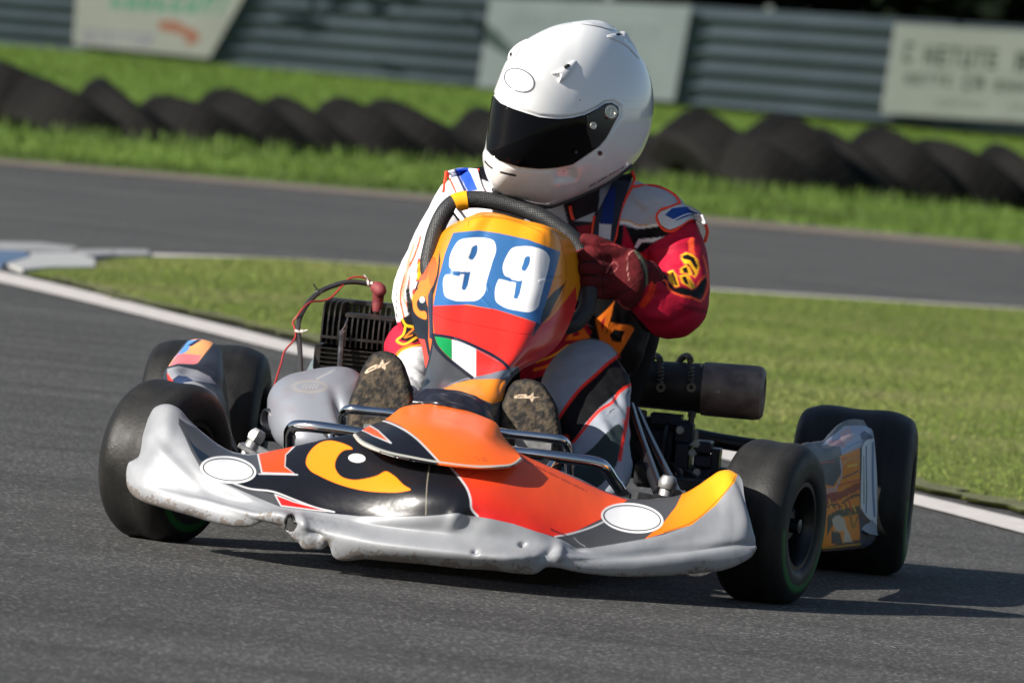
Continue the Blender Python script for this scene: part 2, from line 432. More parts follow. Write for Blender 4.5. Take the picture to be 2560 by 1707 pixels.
def sheet(name, pts, z, m, kind='structure', sub=1):
    V = [(p[0], p[1], z) for p in pts]
    o = mesh(name, V, [list(range(len(V)))], m, smooth=False)
    bm_ = __import__('bmesh'); b = bm_.new(); b.from_mesh(o.data)
    for f in b.faces:
        if f.normal.z < 0: f.normal_flip()
    bm_.ops.triangulate(b, faces=b.faces); b.to_mesh(o.data); b.free(); tag(o, kind=kind); return o
# ground to the horizon
sheet('ground', [(-900, -300), (900, -300), (900, 1200), (-900, 1200)], -.012, M_far)
far_edge = [G(*p) for p in [(-300, 384), (0, 410), (500, 452), (1090, 502), (1760, 556), (2560, 627)]]
sheet('asphalt_track', [(-40, -60), (40, -60), (25, 37)]+[(p[0], p[1]) for p in far_edge[::-1]]+[(-20, 12), (-40, 2)], 0., M_asph)
def strip(name, top, bot, z, m):
    T = [G(*p) for p in top]; B = [G(*p) for p in bot]; n = 40
    T = spline3([(p[0], p[1], z) for p in T], n); B = spline3([(p[0], p[1], z) for p in B], n)
    o = mesh(name, np.vstack([T, B]), gridfaces(2, n)[:, ::-1], m, smooth=False); tag(o, kind='structure')
    bm_ = __import__('bmesh'); b = bm_.new(); b.from_mesh(o.data)
    for f in b.faces:
        if f.normal.z < 0: f.normal_flip()
    b.to_mesh(o.data); b.free(); return o
strip('track_edge_line', [(-200, 640), (0, 682), (200, 727), (446, 789), (640, 837), (760, 868), (1300, 1001), (1790, 1119), (2290, 1239), (2560, 1303), (2900, 1383)],
      [(-200, 662), (0, 708), (200, 754), (446, 815), (640, 864), (760, 894), (1300, 1030), (1790, 1147), (2290, 1266), (2560, 1337), (2900, 1422)], .004, M_line)
strip('road_verge', [(-300, 373), (0, 399), (500, 441), (1090, 490), (1760, 543), (2560, 614)], [(-300, 387), (0, 413), (500, 455), (1090, 506), (1760, 560), (2560, 631)], .004, M_dust)
strip('far_edge_line', [(300, 634), (760, 651), (1300, 690), (1780, 724), (2560, 773)], [(300, 641), (760, 656), (1300, 694), (1780, 731), (2560, 780)], .004, M_line)
# grass island between the two tarmac arms
near = [(64, 690), (128, 704), (223, 731), (319, 758), (446, 783), (640, 829), (780, 862), (1300, 991), (1790, 1108), (2290, 1227), (2560, 1288), (3200, 1440)]
farE = [(64, 688), (150, 672), (236, 662), (300, 650), (420, 647), (530, 648), (760, 655), (1300, 694), (1780, 730), (2560, 778), (3000, 806)]
nw = spline3([G(*p) for p in near], 90); fw = spline3([G(*p) for p in farE], 90)
rs = np.random.default_rng(3)
nw[1:-1, :2] += (rs.random((88, 2))-.5)*np.array([.05, .05]); 
isl = [(p[0], p[1]) for p in nw]+[(7., 30.)]+[(p[0], p[1]) for p in fw[::-1]]
sheet('grass_island', isl, .008, M_turf)
# bare, dirty edge of the island beside the painted line
M_dirt = mat('bare dirt', (.12, .125, .05), .95, var=.45, vscale=9, bump=.8, bscale=70, bdist=.01)
e_in = nw.copy(); tdir = np.gradient(nw, axis=0); tdir /= np.linalg.norm(tdir, axis=1)[:, None]; nrm_ = np.stack([-tdir[:, 1], tdir[:, 0], 0*tdir[:, 0]], 1); nrm_ *= np.sign((nrm_*(np.array([3., 14., 0])-nw)).sum(1))[:, None]
wd = .03+.16*np.abs(vnoise(nw, 3., 8, 3))*3; a_ = nw.copy(); a_[:, 2] = .0125; b_n = nw+nrm_*wd[:, None]; b_n[:, 2] = .0125
o = mesh('worn_verge', np.vstack([a_[2:], b_n[2:]]), gridfaces(2, len(nw)-2), M_dirt, smooth=False); tag(o, kind='structure')
bm_ = __import__('bmesh'); b = bm_.new(); b.from_mesh(o.data)
for f in b.faces:
    if f.normal.z < 0: f.normal_flip()
b.to_mesh(o.data); b.free()
# blue and white painted kerb at the tip of the island
kb = Paint(lin(205, 205, 205))
def kerb(pts, m, z=.012, lab=None):
    P = [G(*p) for p in pts]; n = len(P)
    V = [(p[0], p[1], z) for p in P]+[(p[0], p[1], -.005) for p in P]
    F_ = [list(range(n))]+[[i, (i+1) % n, n+(i+1) % n, n+i] for i in range(n)]
    o = mesh('kerb', V, F_, m, smooth=False); tag(o, kind='structure'); return o
M_kw = mat('white kerb paint', (.42, .42, .41), .6, var=.1); M_kb = mat('blue kerb paint', (.09, .15, .25), .6, var=.15); M_kg = mat('worn kerb', (.30, .30, .30), .7, var=.15)
kerb([(-60, 612), (100, 615), (190, 626), (190, 639), (100, 637), (-60, 634)], M_kg)
kerb([(-60, 635), (60, 637), (74, 650), (18, 664), (0, 672), (-60, 662)], M_kb)
kerb([(75, 640), (176, 640), (236, 655), (236, 676), (120, 677), (56, 683), (18, 668), (76, 651)], M_kw)
kerb([(178, 633), (280, 632), (282, 645), (215, 648), (178, 640)], M_kg)
kerb([(284, 632), (370, 634), (372, 646), (284, 646)], M_kg)
# grass blades that can be seen as tufts
def blades(name, P, h, w, m, lean=.4, seed=1, green=False):
    r = np.random.default_rng(seed); n = len(P); a = r.random(n)*2*math.pi; hh = h*(.45+.9*r.random(n)); ww = w*(.6+.8*r.random(n))
    d = np.stack([np.cos(a), np.sin(a), np.zeros(n)], 1)*ww[:, None]/2
    b = r.random(n)*2*math.pi; l = np.stack([np.cos(b), np.sin(b), np.zeros(n)], 1)*(lean*hh*r.random(n))[:, None]
    V = np.concatenate([P-d, P+d, P+l*.4+d*.6+np.stack([0*hh, 0*hh, hh*.6], 1), P+l+np.stack([0*hh, 0*hh, hh], 1)])
    i = np.arange(n); Fq = np.concatenate([np.stack([i, i+n, i+2*n], 1), np.stack([i, i+2*n, i+3*n], 1)])
    base = np.array([(.10, .16, .018), (.13, .185, .026), (.21, .21, .07), (.075, .125, .014)])
    pick = r.choice(4, n, p=[.42, .3, .14, .14]); pt = vnoise(P, .9, 12, 3)[:, None]*2.2; c = base[pick]*(.8+.4*r.random(n))[:, None]*(1+.5*pt); c = c*(1-np.clip(pt*1.4-.15, 0, .6))+np.clip(pt*1.4-.15, 0, .6)*np.array((.20, .185, .07))
    if green: c = np.array([(.070, .118, .016)])*(.7+.6*r.random(n))[:, None]*(1+.6*pt)
    o = mesh(name, V, Fq, m, smooth=False, col=np.concatenate([c*.85, c*.85, c, c*1.1])); return o
M_blade = mat('grass blade', (.1, .2, .03), .65, attr=True, spec=.3)
def inpoly(x, y, poly): return segd(x, y, np.array(poly)) < 0
q = []
islp = np.array(isl)
ux = RG.random(240000); 
yy = 2.5+16*RG.random(240000)**.8; xx = -3+9*ux
px, py = proj(np.stack([xx, yy, 0*xx], 1)); k = (px > -60) & (px < 2650) & (py > 560) & (py < 1420)
xx, yy = xx[k], yy[k]; dd = -segd(xx, yy, islp); k = dd > .02+.10*RG.random(len(xx))**2+.35*np.clip(vnoise(np.stack([xx, yy, 0*xx], 1), 2.2, 31, 3)+.12, 0, 1)*(dd < .4); xx, yy = xx[k], yy[k]
o = blades('grass', np.stack([xx, yy, np.full(len(xx), .006)], 1),   .010, .0045, M_blade); tag(o, kind='stuff', label='short mown grass on the island between the two strips of tarmac')
# rough grass along the tyre wall
def along(pts, n, jit, seed):
    r = np.random.default_rng(seed); P = spline3([G(*p) for p in pts], 400); i = r.integers(0, 400, n)
    return P[i]+np.stack([(r.random(n)-.5)*.5, (r.random(n)-.5)*jit, 0*P[i][:, 0]], 1)
far = along([(-100, 360), (0, 368), (500, 405), (1090, 455), (1760, 512), (2560, 580)], 26000, 6.4, 5)
tyb = spline3([G(*p) for p in [(-150, 296), (0, 312), (260, 340), (545, 362), (935, 392), (1610, 442), (1850, 474), (2180, 494), (2560, 526), (2750, 546)]], 60)
far = far[far[:, 1] < np.interp(far[:, 0], tyb[:, 0], tyb[:, 1])-.3]
far = far[far[:, 1] > np.interp(far[:, 0], [p[0] for p in far_edge], [p[1] for p in far_edge])+.75]
o = blades('grass', far, .03, .010, M_blade, seed=7, green=True); tag(o, kind='stuff', label='uncut grass growing along the foot of the tyre wall')
foot = along([(-100, 316), (0, 325), (260, 353), (545, 375), (935, 405), (1610, 454), (1850, 487), (2180, 506), (2560, 541)], 1500, .5, 6)
o = blades('grass', foot, .075, .012, M_blade, seed=8, green=True); tag(o, kind='stuff', label='taller tufts of grass against the tyres')
bk = RG.random((16000, 3)); bx = -13+16*bk[:, 0]; by = 38+46*bk[:, 1]
o = blades('grass', np.stack([bx, by, 0*bx-.012], 1), .04, .02, M_blade, seed=9, green=True); tag(o, kind='stuff', label='bright grass between the tyre wall and the corrugated fence')
# ------------------------------------------------------------------ wall of old tyres
M_old = mat('old tyre rubber', (.0095, .0091, .0088), .75, spec=.12, var=.6, vscale=3, bump=.4, bscale=60, bdist=.01)
def old_tyre_mesh():
    mb = MB(); Rr, w = .45, .31
    prof = []
    for a in np.linspace(-150, 150, 23):
        t = math.radians(a); prof.append((w/2*np.sign(math.sin(t))*abs(math.sin(t))**.42, Rr-.12+.12*np.sign(math.cos(t))*abs(math.cos(t))**.42))
    mb.lathe(prof, (0, 0, 0), 'z', 36, ring=True)
    for k in range(40):        # tread blocks
        a = 2*math.pi*k/40; ca, sa = math.cos(a), math.sin(a)
        for zz in (-.062, 0, .062): mb.box((Rr*ca, Rr*sa, zz), (.004, .048, .055), rot=[[ca, -sa, 0], [sa, ca, 0], [0, 0, 1]])
    o = mb.build('old_tyre', M_old); return o
t0 = old_tyre_mesh()
tl = spline3([G(*p) for p in [(-150, 290), (0, 306), (260, 334), (545, 356), (935, 386), (1610, 436), (1850, 468), (2180, 488), (2560, 520), (2750, 540)]], 60)
seg = np.concatenate([[0], np.cumsum(np.linalg.norm(np.diff(tl, axis=0), axis=1))])
n_t = 24; s_ = np.linspace(0, seg[-1], n_t)
names_t = []
words = ['cut off by the left edge of the photo', 'right beside the one cut off by the left edge', 'lying flat at the left end of the tyre wall', 'half hidden in grass near the left end of the tyre wall', 'with a pale scuffed edge under the left advert board', 'leaning over its neighbour below the left advert board',
 'sagging against the next between the left board and the driver', 'third tyre left of the raised one beside the driver', 'second tyre left of the raised one beside the driver', 'just left of the raised tyre beside the driver', 'standing a little proud left of the helmet', 'hidden mostly behind the left of the helmet',
 'behind the visor of the driver', 'behind the back of the helmet', 'low one just right of the helmet', 'tall one standing up above the row right of the helmet', 'just right of the tall upright tyre', 'tilted steeply with its pale edge up, second from the tall one', 'low one in the dip right of the steep tyre', 'leaning in the middle between the steep tyre and the cream board', 'leaning below the left corner of the cream board',
 'with a pale patch below the right advert board', 'next to last at the right end of the tyre wall', 'last at the right edge of the tyre wall']
tv = RG
for i in range(n_t):
    o = t0 if i == 0 else t0.copy()
    if i: COL.objects.link(o)
    x = np.interp(s_[i], seg, tl[:, 0]); y = np.interp(s_[i], seg, tl[:, 1])
    tilt = 34+rnd.uniform(-9, 8); z = -.075+rnd.uniform(-.03, .03); sc_ = 1.04+rnd.uniform(-.07, .07)
    if i in (15,): tilt = 50; z = .0; sc_ = 1.04
    if i in (17,): tilt = 52; z = .0
    if i in (0, 1): tilt = 22; z = .06
    if i >= 18: z = -.01; tilt = 30+(i % 3)*6; sc_ = 1.08
    o.location = (x, y+rnd.uniform(-.08, .08), z); o.scale = (sc_, sc_, sc_)
    o.rotation_euler = (math.radians(rnd.uniform(-18, 6)), math.radians(tilt), math.radians(rnd.uniform(8, 30)))
    tag(o, 'black tyre '+words[i], 'tyre', 'old tyres laid in a row as a barrier')
# ------------------------------------------------------------------ corrugated fence and boards
A = np.array(G(-500, 107-500*.0858)); A = np.array(G(0, 107)); an_ = math.radians(12); dF = np.array([rh[0]*math.cos(an_)+fh[0]*math.sin(an_), rh[1]*math.cos(an_)+fh[1]*math.sin(an_), 0.])
nF = np.cross(dF, [0, 0, 1]); nF = nF if nF@(C-A) > 0 else -nF
def onfence(px, py, off=0.):
    d = F+((px-1280)/CF)*RR-((py-853.5)/CF)*UU
    P0 = A+nF*off; t = ((P0-C)@nF)/(d@nF); return C+d*t
def sheetmetal():
    """W-section rails bolted one above the other"""
    sx = np.linspace(-600, 3100, 40); V = []; nv = 90
    for v in np.linspace(0, 1, nv):
        for x in sx:
            b = onfence(x, 107+.0858*x+6); t = onfence(x, -92+.0623*x if x < 1741 else 16+.0623*(x-1741))
            P = b*(1-v)+t*v; ph = v*5.6*2*math.pi
            P = P+nF*(.026*math.cos(ph)+.008*math.cos(2*ph)); V.append(P)
    return V, gridfaces(nv, 40)
V, fc = sheetmetal()
M_fence = mat('galvanised sheet', (.056, .078, .094), .6, metal=0., var=.18, vscale=.8, bump=.1, bscale=5)
M_post = mat('fence post', (.12, .14, .13), .7, var=.2)
fence = empty('corrugated_fence', tuple(A)); tag(fence, 'long blue grey fence of horizontal corrugated metal sheets behind the tyre wall', 'fence')
o = mesh('metal_sheet', np.array(V)-A, fc, M_fence, fence)
md = o.modifiers.new('thickness', 'SOLIDIFY'); md.thickness = .01
for px in (-200, 330, 900, 1500, 1900, 2350, 2800):
    b = onfence(px, 107+.0858*px+6, -.12); MB().box((b[0]-A[0], b[1]-A[1], .62), (.1, .1, 1.25)).build('post', M_post, fence)
def board(corners, name, label, paint, thick=.03, off=.085):
    tlc, trc, brc, blc = [np.array(onfence(*c, off)) for c in corners]
    nu, nv = 150, 90; u = np.linspace(0, 1, nu)[None, :, None]; v = np.linspace(0, 1, nv)[:, None, None]
    P = (tlc*(1-u)+trc*u)*(1-v)+(blc*(1-u)+brc*u)*v
    cu = np.broadcast_to(u, (nv, nu, 1)).ravel(); cv = np.broadcast_to(v, (nv, nu, 1)).ravel()
    o = mesh(name, P.reshape(-1, 3), gridfaces(nv, nu), M_board, smooth=False, col=paint(cu*100, cv*100))
    md = o.modifiers.new('thickness', 'SOLIDIFY'); md.thickness = thick; md.offset = 0
    tag(o, label, 'advert board'); return o
M_board = mat('printed board', (1, 1, 1), .6, attr=True, var=.06, vscale=2)
def word(p, x, y, w, h, n, col, seed, lw=.5):
    """a line of block letters"""
    r = random.Random(seed); s = w/n
    for i in range(n):
        x0 = x+i*s; x1 = x0+s*.72; k = r.randint(0, 5); L = s*.22; st = lambda a, b, c, d: p.poly([(a, b), (c, b), (c, d), (a, d)], col, smooth=False)
        if k != 5: st(x0, y, x0+L, y+h)
        if k in (0, 1, 2): st(x0, y, x1, y+h*.2)
        if k in (0, 2, 3): st(x0, y+h*.4, x1, y+h*.6)
        if k in (1, 2, 4): st(x0, y+h*.8, x1, y+h)
        if k in (0, 3, 4): st(x1-L, y, x1, y+h)
        if k == 5: st(x0, y, x1, y+h*.2); st(x0+s*.25, y, x0+s*.48, y+h)
bw = (.30, .315, .285)
p = Paint(bw, aa=1.)
word(p, 22, 6, 74, 42, 8, (.06, .25, .15), 3); word(p, 6, 78, 50, 16, 9, (.2, .18, .26), 5)
p.poly([(55, 62), (66, 60), (74, 66), (82, 70), (86, 82), (80, 88), (76, 78), (68, 74), (58, 72)], (.28, .12, .08))
board([(196, -75), (640, -62), (523, 146), (184, 112)], 'advert_board', 'pale board with green capitals and a slanted right end on the left fence', p)
p = Paint((.25, .29, .30), aa=1.)
word(p, 12, 16, 26, 14, 6, (.19, .23, .245), 8); word(p, 52, 24, 36, 16, 7, (.185, .225, .24), 9)
board([(1227, -4), (1728, 14), (1684, 254), (1196, 218)], 'advert_board', 'pale grey board with faded lettering on the fence directly behind the helmet', p)
p = Paint((.27, .295, .27), aa=1.)
word(p, 6, 20, 5, 22, 1, (.02, .04, .02), 1); word(p, 15, 22, 34, 22, 6, (.02, .04, .02), 12); word(p, 56, 24, 34, 22, 5, (.02, .04, .02), 14)
word(p, 8, 54, 22, 12, 5, (.02, .04, .02), 13); word(p, 34, 53, 10, 16, 2, (.02, .04, .02), 15); word(p, 48, 56, 46, 12, 9, (.02, .04, .02), 16)
word(p, 24, 80, 22, 9, 6, (.14, .17, .14), 18); word(p, 55, 80, 22, 9, 6, (.15, .18, .15), 19)
board([(2240, 60), (2790, 92), (2772, 318), (2204, 284)], 'advert_board', 'cream board with three rows of dark lettering at the right end of the fence', p)
# ------------------------------------------------------------------ dark wood behind the fence
M_leaf = mat('dark leaves', (.004, .008, .003), .8, spec=.08, var=.4, vscale=3)
M_bark = mat('bark', (.03, .024, .018), .9, var=.3, vscale=6)
def tree_at(x, y, sc, seed):
    r = np.random.default_rng(seed); e = empty('tree', (x, y, 0))
    mb = MB(); mb.tube([(0, 0, -.1), (.08, 0, 2.5), (-.05, .1, 5.5), (.1, 0, 8)], [.28, .2, .13, .05], n=10, smooth=12)
    for k in range(9):
        a = k*2.4; z = 1.6+k*.6; mb.tube([(0, 0, z), (1.2*math.cos(a), 1.2*math.sin(a), z+.5), (2.4*math.cos(a), 2.4*math.sin(a), z+.7)], [.07, .045, .02], n=6, smooth=6)
    mb.build('trunk', M_bark, e)
    n = 5200; th = r.random(n)*2*math.pi; zz = r.random(n); cl = r.integers(0, 26, n); cc = r.normal(size=(26, 3))*np.array([1.5, 1.5, 2.]); cc[:, 2] = 1.6+np.abs(cc[:, 2])*1.7
    P = cc[cl]+r.normal(size=(n, 3))*.5; a = r.normal(size=(n, 3)); a /= np.linalg.norm(a, axis=1)[:, None]; b = np.cross(a, r.normal(size=(n, 3))); b /= np.linalg.norm(b, axis=1)[:, None]
    s = (.1+.12*r.random(n))[:, None]; P[:, 2] = np.maximum(P[:, 2], 1.0)
    V = np.concatenate([P-a*s, P+b*s*.6, P+a*s, P-b*s*.6]); i = np.arange(n)
    mesh('crown', V, np.stack([i, i+n, i+2*n, i+3*n], 1), M_leaf, e, smooth=False); e.scale = (sc,)*3
    return e
tl_ = ['dark tree behind the pale board at the back of the helmet', 'dark tree right of the helmet behind the fence', 'dark tree rising over the middle of the right fence stretch', 'dark tree left of the cream board', 'dark tree above the left corner of the cream board', 'dark tree behind the cream board at the right edge', 'dark tree above the fence left of the helmet', 'dark tree behind the fence at the far left']
for i, px in enumerate((1330, 1650, 1900, 2130, 2350, 2620, 950, 300)):
    b = onfence(px, 150); q = b-nF*(3.2+rnd.uniform(0, 1.5)); e = tree_at(q[0], q[1], 1+rnd.uniform(-.1, .2), 40+i)
    tag(e, tl_[i], 'tree', 'trees of the wood behind the fence')
n = 120000; r = np.random.default_rng(77); s = r.random(n); L0 = onfence(-400, 100); L1 = onfence(3300, 300)
P = A+dF*(-25+170*s)[:, None]-nF*(6.5+3*r.random(n))[:, None]; P[:, 2] = r.random(n)**.8*7
a = r.normal(size=(n, 3)); a /= np.linalg.norm(a, axis=1)[:, None]; b = np.cross(a, r.normal(size=(n, 3))); b /= np.linalg.norm(b, axis=1)[:, None]
i = np.arange(n); o = mesh('undergrowth', np.concatenate([P-a*.3, P+b*.2, P+a*.3, P-b*.2]), np.stack([i, i+n, i+2*n, i+3*n], 1), M_leaf, smooth=False)
tag(o, kind='stuff', label='dense dark undergrowth of the wood behind the fence')
# ================================================================== THE KART (front axle at y=0, nose towards -y, wheels on z=0)
kart = empty('go_kart'); tag(kart, 'orange, black and silver racing go kart numbered 99 cornering on the tarmac', 'go kart')
M_rub = mat('tyre rubber', (.020, .020, .021), .5, var=.25, vscale=18, bump=.35, bscale=160, bdist=.0015, attr=True, spec=.28)
M_rim = mat('black anodised rim', (.012, .012, .013), .3, metal=.3)
M_hub = mat('hub metal', (.05, .05, .055), .35, metal=.8)
M_chrome = mat('chrome tube', (.62, .63, .66), .12, metal=1., bump=.05, bscale=60)
M_steel = mat('worn steel', (.30, .30, .31), .35, metal=.9, var=.25, vscale=60)
M_alu = mat('bare aluminium', (.36, .36, .36), .45, metal=.7, var=.1, vscale=80)
M_blk = mat('black plastic', (.014, .015, .018), .4, var=.2, vscale=30)
M_blkm = mat('black painted metal', (.02, .021, .024), .38, metal=.2, var=.3, vscale=40)
M_frame = mat('dark frame tube', (.10, .10, .11), .25, metal=.85)
def tyre_wheel(x, y, D, w, ang, camber, rimout, name_seed):
    R = D/2; rr = .0655; e = empty('wheel_mount')
    prof = []
    sh = .026 if w < .16 else .032
    half = w/2
    pts = [(-half*.80, rr), (-half*.97, rr+.012), (-half*1.0, rr+.03), (-half*.985, R-sh*.9), (-half*.90, R-.010), (-half*.74, R-.002), (0, R+.0005),
           (half*.74, R-.002), (half*.90, R-.010), (half*.985, R-sh*.9), (half*1.0, rr+.03), (half*.97, rr+.012), (half*.80, rr)]
    prof = spline(pts, 60)
    n = 96
    T = MB().lathe(prof.tolist(), (0, 0, 0), 'x', n)
    T.F = T.F[:-2]    # open bore
    V = np.array(T.V); rad = np.hypot(V[:, 1], V[:, 2]); an = np.arctan2(V[:, 2], V[:, 1])
    # scuffed, slightly grained tread, green band low on both side walls
    nz = vnoise(np.stack([V[:, 0]*90, rad*0+V[:, 0]*0, an*.6], 1), 1., name_seed)
    base = np.array((.009, .009, .0095))*(1+.35*nz)[:, None]
    base = np.where((rad > R-.012)[:, None], np.array((.0155, .0152, .0148))*(1+.8*nz+.5*vnoise(np.stack([V[:, 0]*420, 0*rad, an*.25], 1), 1., name_seed+9, 2))[:, None], base)
    sd = (np.abs(V[:, 0]) > half*.84) & (rad > rr+.030) & (rad < R-.022) & (np.abs(an+math.pi*.62) < 1.9)
    base[sd] = (.006, .10, .018)
    me = T.build('tyre', M_rub, None, col=base, auto=False)
    h = half*.83
    rp = [(-h, rr+.004), (-h-.004, rr+.006), (-h-.004, rr-.001), (-h+.004, rr-.006), (-h+.02, rr-.010), (-.012, rr-.012), (-.01, .03), (-.01, .0), ]
    rim = MB()
    outer = [(h, rr+.004), (h+.004, rr+.006), (h+.004, rr-.001), (h-.004, rr-.006), (h-.02, rr-.009), (.0, rr-.012)]
    inner = [(-h, rr+.004), (-h-.004, rr+.006), (-h-.004, rr-.001), (-h+.004, rr-.006), (-h+.02, rr-.009), (0, rr-.012)]
    for pr in (outer, inner):
        q = MB().lathe(pr, (0, 0, 0), 'x', 64); q.F = q.F[:-2]; rim.add(q.V, q.F)
    disc = MB().lathe([(-.004, 0.004), (-.004, rr-.012), (.004, rr-.012), (.004, .004)], (rimout*.012, 0, 0), 'x', 48); rim.add(disc.V, disc.F)
    wo = rim.build('wheel', M_rim, kart)
    me.parent = wo
    hb = MB(); s = 1 if x > 0 else -1
    hb.lathe([(-.02, .026), (.03, .026), (.034, .022), (.034, .012), (.05, .011), (.052, .004)], (0, 0, 0), 'x', 24)
    for k in range(3):
        a = k*2*math.pi/3+.5; hb.lathe([(-.0, .007), (.016, .007), (.018, .005)], (.01, .04*math.cos(a), .04*math.sin(a)), 'x', 6)
    if s < 0: hb.V = [(-v[0], v[1], v[2]) for v in hb.V]
    ho = hb.build('hub', M_hub); ho.parent = wo
    bpy.data.objects.remove(e)
    wo.location = (x, y, R-.002); wo.rotation_euler = (0, math.radians(camber), math.radians(ang))
    wo.rotation_mode = 'XYZ'
    return wo
tyre_wheel(-.492, 0, .256, .118, -24, 2, -1, 1)
tyre_wheel(.490, 0, .258, .118, -15, 1, 1, 2)
tyre_wheel(-.565, 1.045, .28, .208, 0, 0, -1, 3)
tyre_wheel(.565, 1.045, .28, .208, 0, 0, 1, 4)
# ------------------------------------------------------------------ nose fairing
silver = (.30, .31, .33); dgrey = (.062, .064, .069); nblk = (.008, .008, .011); red = (.70, .018, .016); rorange = (.85, .07, .010); orange = (1., .22, .012); yel = (1., .40, .012); pale = (.55, .55, .57); wht = (.85, .85, .85)
def grime(seed, lo, amt=.5, only=None):
    def f(px, py, out):
        P = np.stack([px/10, py/10, 0*px], 1); a = vnoise(P, .5, seed, 4); b = vnoise(P, 2.2, seed+1, 3)
        m = lo(px, py); k = np.clip((a*1.2+b+m-.42)*5, 0, 1)*amt; k = k[:, None]
        sp = np.clip((vnoise(P, 4.5, seed+2, 1)-.43)*12, 0, 1)[:, None]*.75*np.clip(m+.45, 0, 1)[:, None]
        out = out*(1-k)+k*np.array((.13, .085, .05)); return out*(1-sp)+sp*np.array((.05, .03, .02))
    return f
bot = [(318, 1194, -.23), (322, 1218, -.24), (335, 1236, -.25), (353, 1248, -.265), (399, 1264, -.29), (468, 1283, -.32), (525, 1300, -.345), (582, 1312, -.37), (621, 1311, -.385), (659, 1299, -.40), (680, 1300, -.405), (697, 1310, -.41), (715, 1322, -.412), (735, 1340, -.415), (750, 1352, -.418), (757, 1363, -.418), (785, 1367, -.42), (806, 1366, -.42), (820, 1357, -.42), (828, 1364, -.42), (834, 1381, -.42), (927, 1393, -.43), (1053, 1405, -.435), (1168, 1417, -.435), (1240, 1422, -.43), (1300, 1429, -.425), (1340, 1428, -.42), (1362, 1416, -.415), (1385, 1414, -.41), (1436, 1424, -.39), (1550, 1436, -.35), (1666, 1434, -.31), (1749, 1427, -.28), (1811, 1419, -.26), (1855, 1401, -.245), (1878, 1386, -.235), (1889, 1370, -.225)]
low = [(322, 1160, -.23), (330, 1190, -.25), (350, 1215, -.275), (400, 1240, -.30), (470, 1258, -.335), (540, 1276, -.36), (600, 1286, -.385), (660, 1284, -.405), (700, 1286, -.42), (740, 1302, -.428), (800, 1325, -.43), (900, 1350, -.448), (1053, 1372, -.465), (1168, 1384, -.468), (1290, 1394, -.46), (1380, 1392, -.42), (1440, 1396, -.395), (1550, 1404, -.36), (1666, 1402, -.325), (1760, 1390, -.29), (1830, 1375, -.26), (1872, 1356, -.235), (1888, 1352, -.222)]
midl = [(337, 1150, -.23), (350, 1165, -.255), (400, 1195, -.285), (470, 1218, -.31), (540, 1240, -.335), (600, 1256, -.36), (660, 1268, -.385), (740, 1282, -.395), (900, 1315, -.412), (1053, 1330, -.428), (1168, 1342, -.432), (1290, 1362, -.42), (1380, 1376, -.41), (1440, 1385, -.385), (1550, 1384, -.345), (1666, 1370, -.305), (1760, 1345, -.27), (1830, 1312, -.24), (1865, 1300, -.225), (1879, 1325, -.218)]
dec = [(351, 1137, -.215), (372, 1115, -.235), (405, 1110, -.25), (435, 1128, -.262), (480, 1160, -.29), (530, 1192, -.315), (590, 1220, -.345), (650, 1246, -.365), (698, 1266, -.385), (780, 1275, -.385), (900, 1290, -.402), (1064, 1288, -.436), (1145, 1282, -.437), (1198, 1288, -.43), (1283, 1309, -.412), (1340, 1328, -.40), (1390, 1347, -.385), (1474, 1366, -.36), (1550, 1357, -.33), (1640, 1342, -.30), (1720, 1310, -.265), (1790, 1262, -.225), (1835, 1215, -.20), (1862, 1250, -.205)]
midd = [(361, 1091, -.19), (385, 1060, -.21), (412, 1055, -.222), (445, 1080, -.232), (480, 1112, -.252), (530, 1150, -.272), (590, 1178, -.295), (650, 1192, -.32), (760, 1205, -.342), (900, 1215, -.368), (1064, 1210, -.41), (1198, 1222, -.405), (1340, 1262, -.365), (1474, 1300, -.315), (1560, 1308, -.28), (1640, 1295, -.25), (1720, 1262, -.225), (1780, 1225, -.195), (1825, 1190, -.18), (1856, 1205, -.185)]
top = [(374, 1045, -.17), (388, 1022, -.18), (405, 1014, -.19), (425, 1014, -.19), (449, 1027, -.19), (464, 1045, -.19), (487, 1068, -.19), (514, 1091, -.195), (544, 1114, -.20), (582, 1133, -.205), (621, 1139, -.21), (697, 1129, -.225), (831, 1102, -.255), (900, 1092, -.27), (1069, 1085, -.28), (1250, 1120, -.275), (1340, 1160, -.255), (1397, 1183, -.24), (1455, 1206, -.22), (1512, 1232, -.205), (1566, 1249, -.195), (1645, 1250, -.185), (1707, 1238, -.175), (1749, 1215, -.165), (1778, 1194, -.16), (1800, 1180, -.155), (1822, 1177, -.155), (1845, 1188, -.16)]
back = [(p[0]+(3 if p[0] < 420 else 0), p[1]+14, p[2]+.03) for p in top]
under = [(p[0]+(12 if p[0] < 620 else 0 if p[0] < 860 else -6), p[1]-(1 if 600 < p[0] < 860 else 8), p[2]+(.012 if 600 < p[0] < 860 else .04)) for p in bot]
P_ = Paint(silver, aa=2.3)
decal = [(446, 1046), (468, 1062), (487, 1070), (514, 1093), (544, 1116), (582, 1135), (621, 1141), (697, 1131), (831, 1090), (900, 1070), (1300, 1100), (1397, 1180), (1566, 1249), (1645, 1250), (1707, 1238), (1749, 1215), (1778, 1192), (1800, 1174), (1825, 1172), (1842, 1184), (1836, 1206), (1790, 1264), (1728, 1314), (1660, 1338), (1612, 1349), (1550, 1359), (1474, 1371), (1440, 1366), (1390, 1347), (1340, 1328), (1283, 1309), (1198, 1288), (1145, 1282), (1064, 1287), (980, 1290), (900, 1290), (820, 1284), (698, 1268), (640, 1244), (590, 1222), (530, 1196), (500, 1168), (478, 1130), (460, 1090), (446, 1062)]
P_.poly(decal, dgrey, smooth=False)
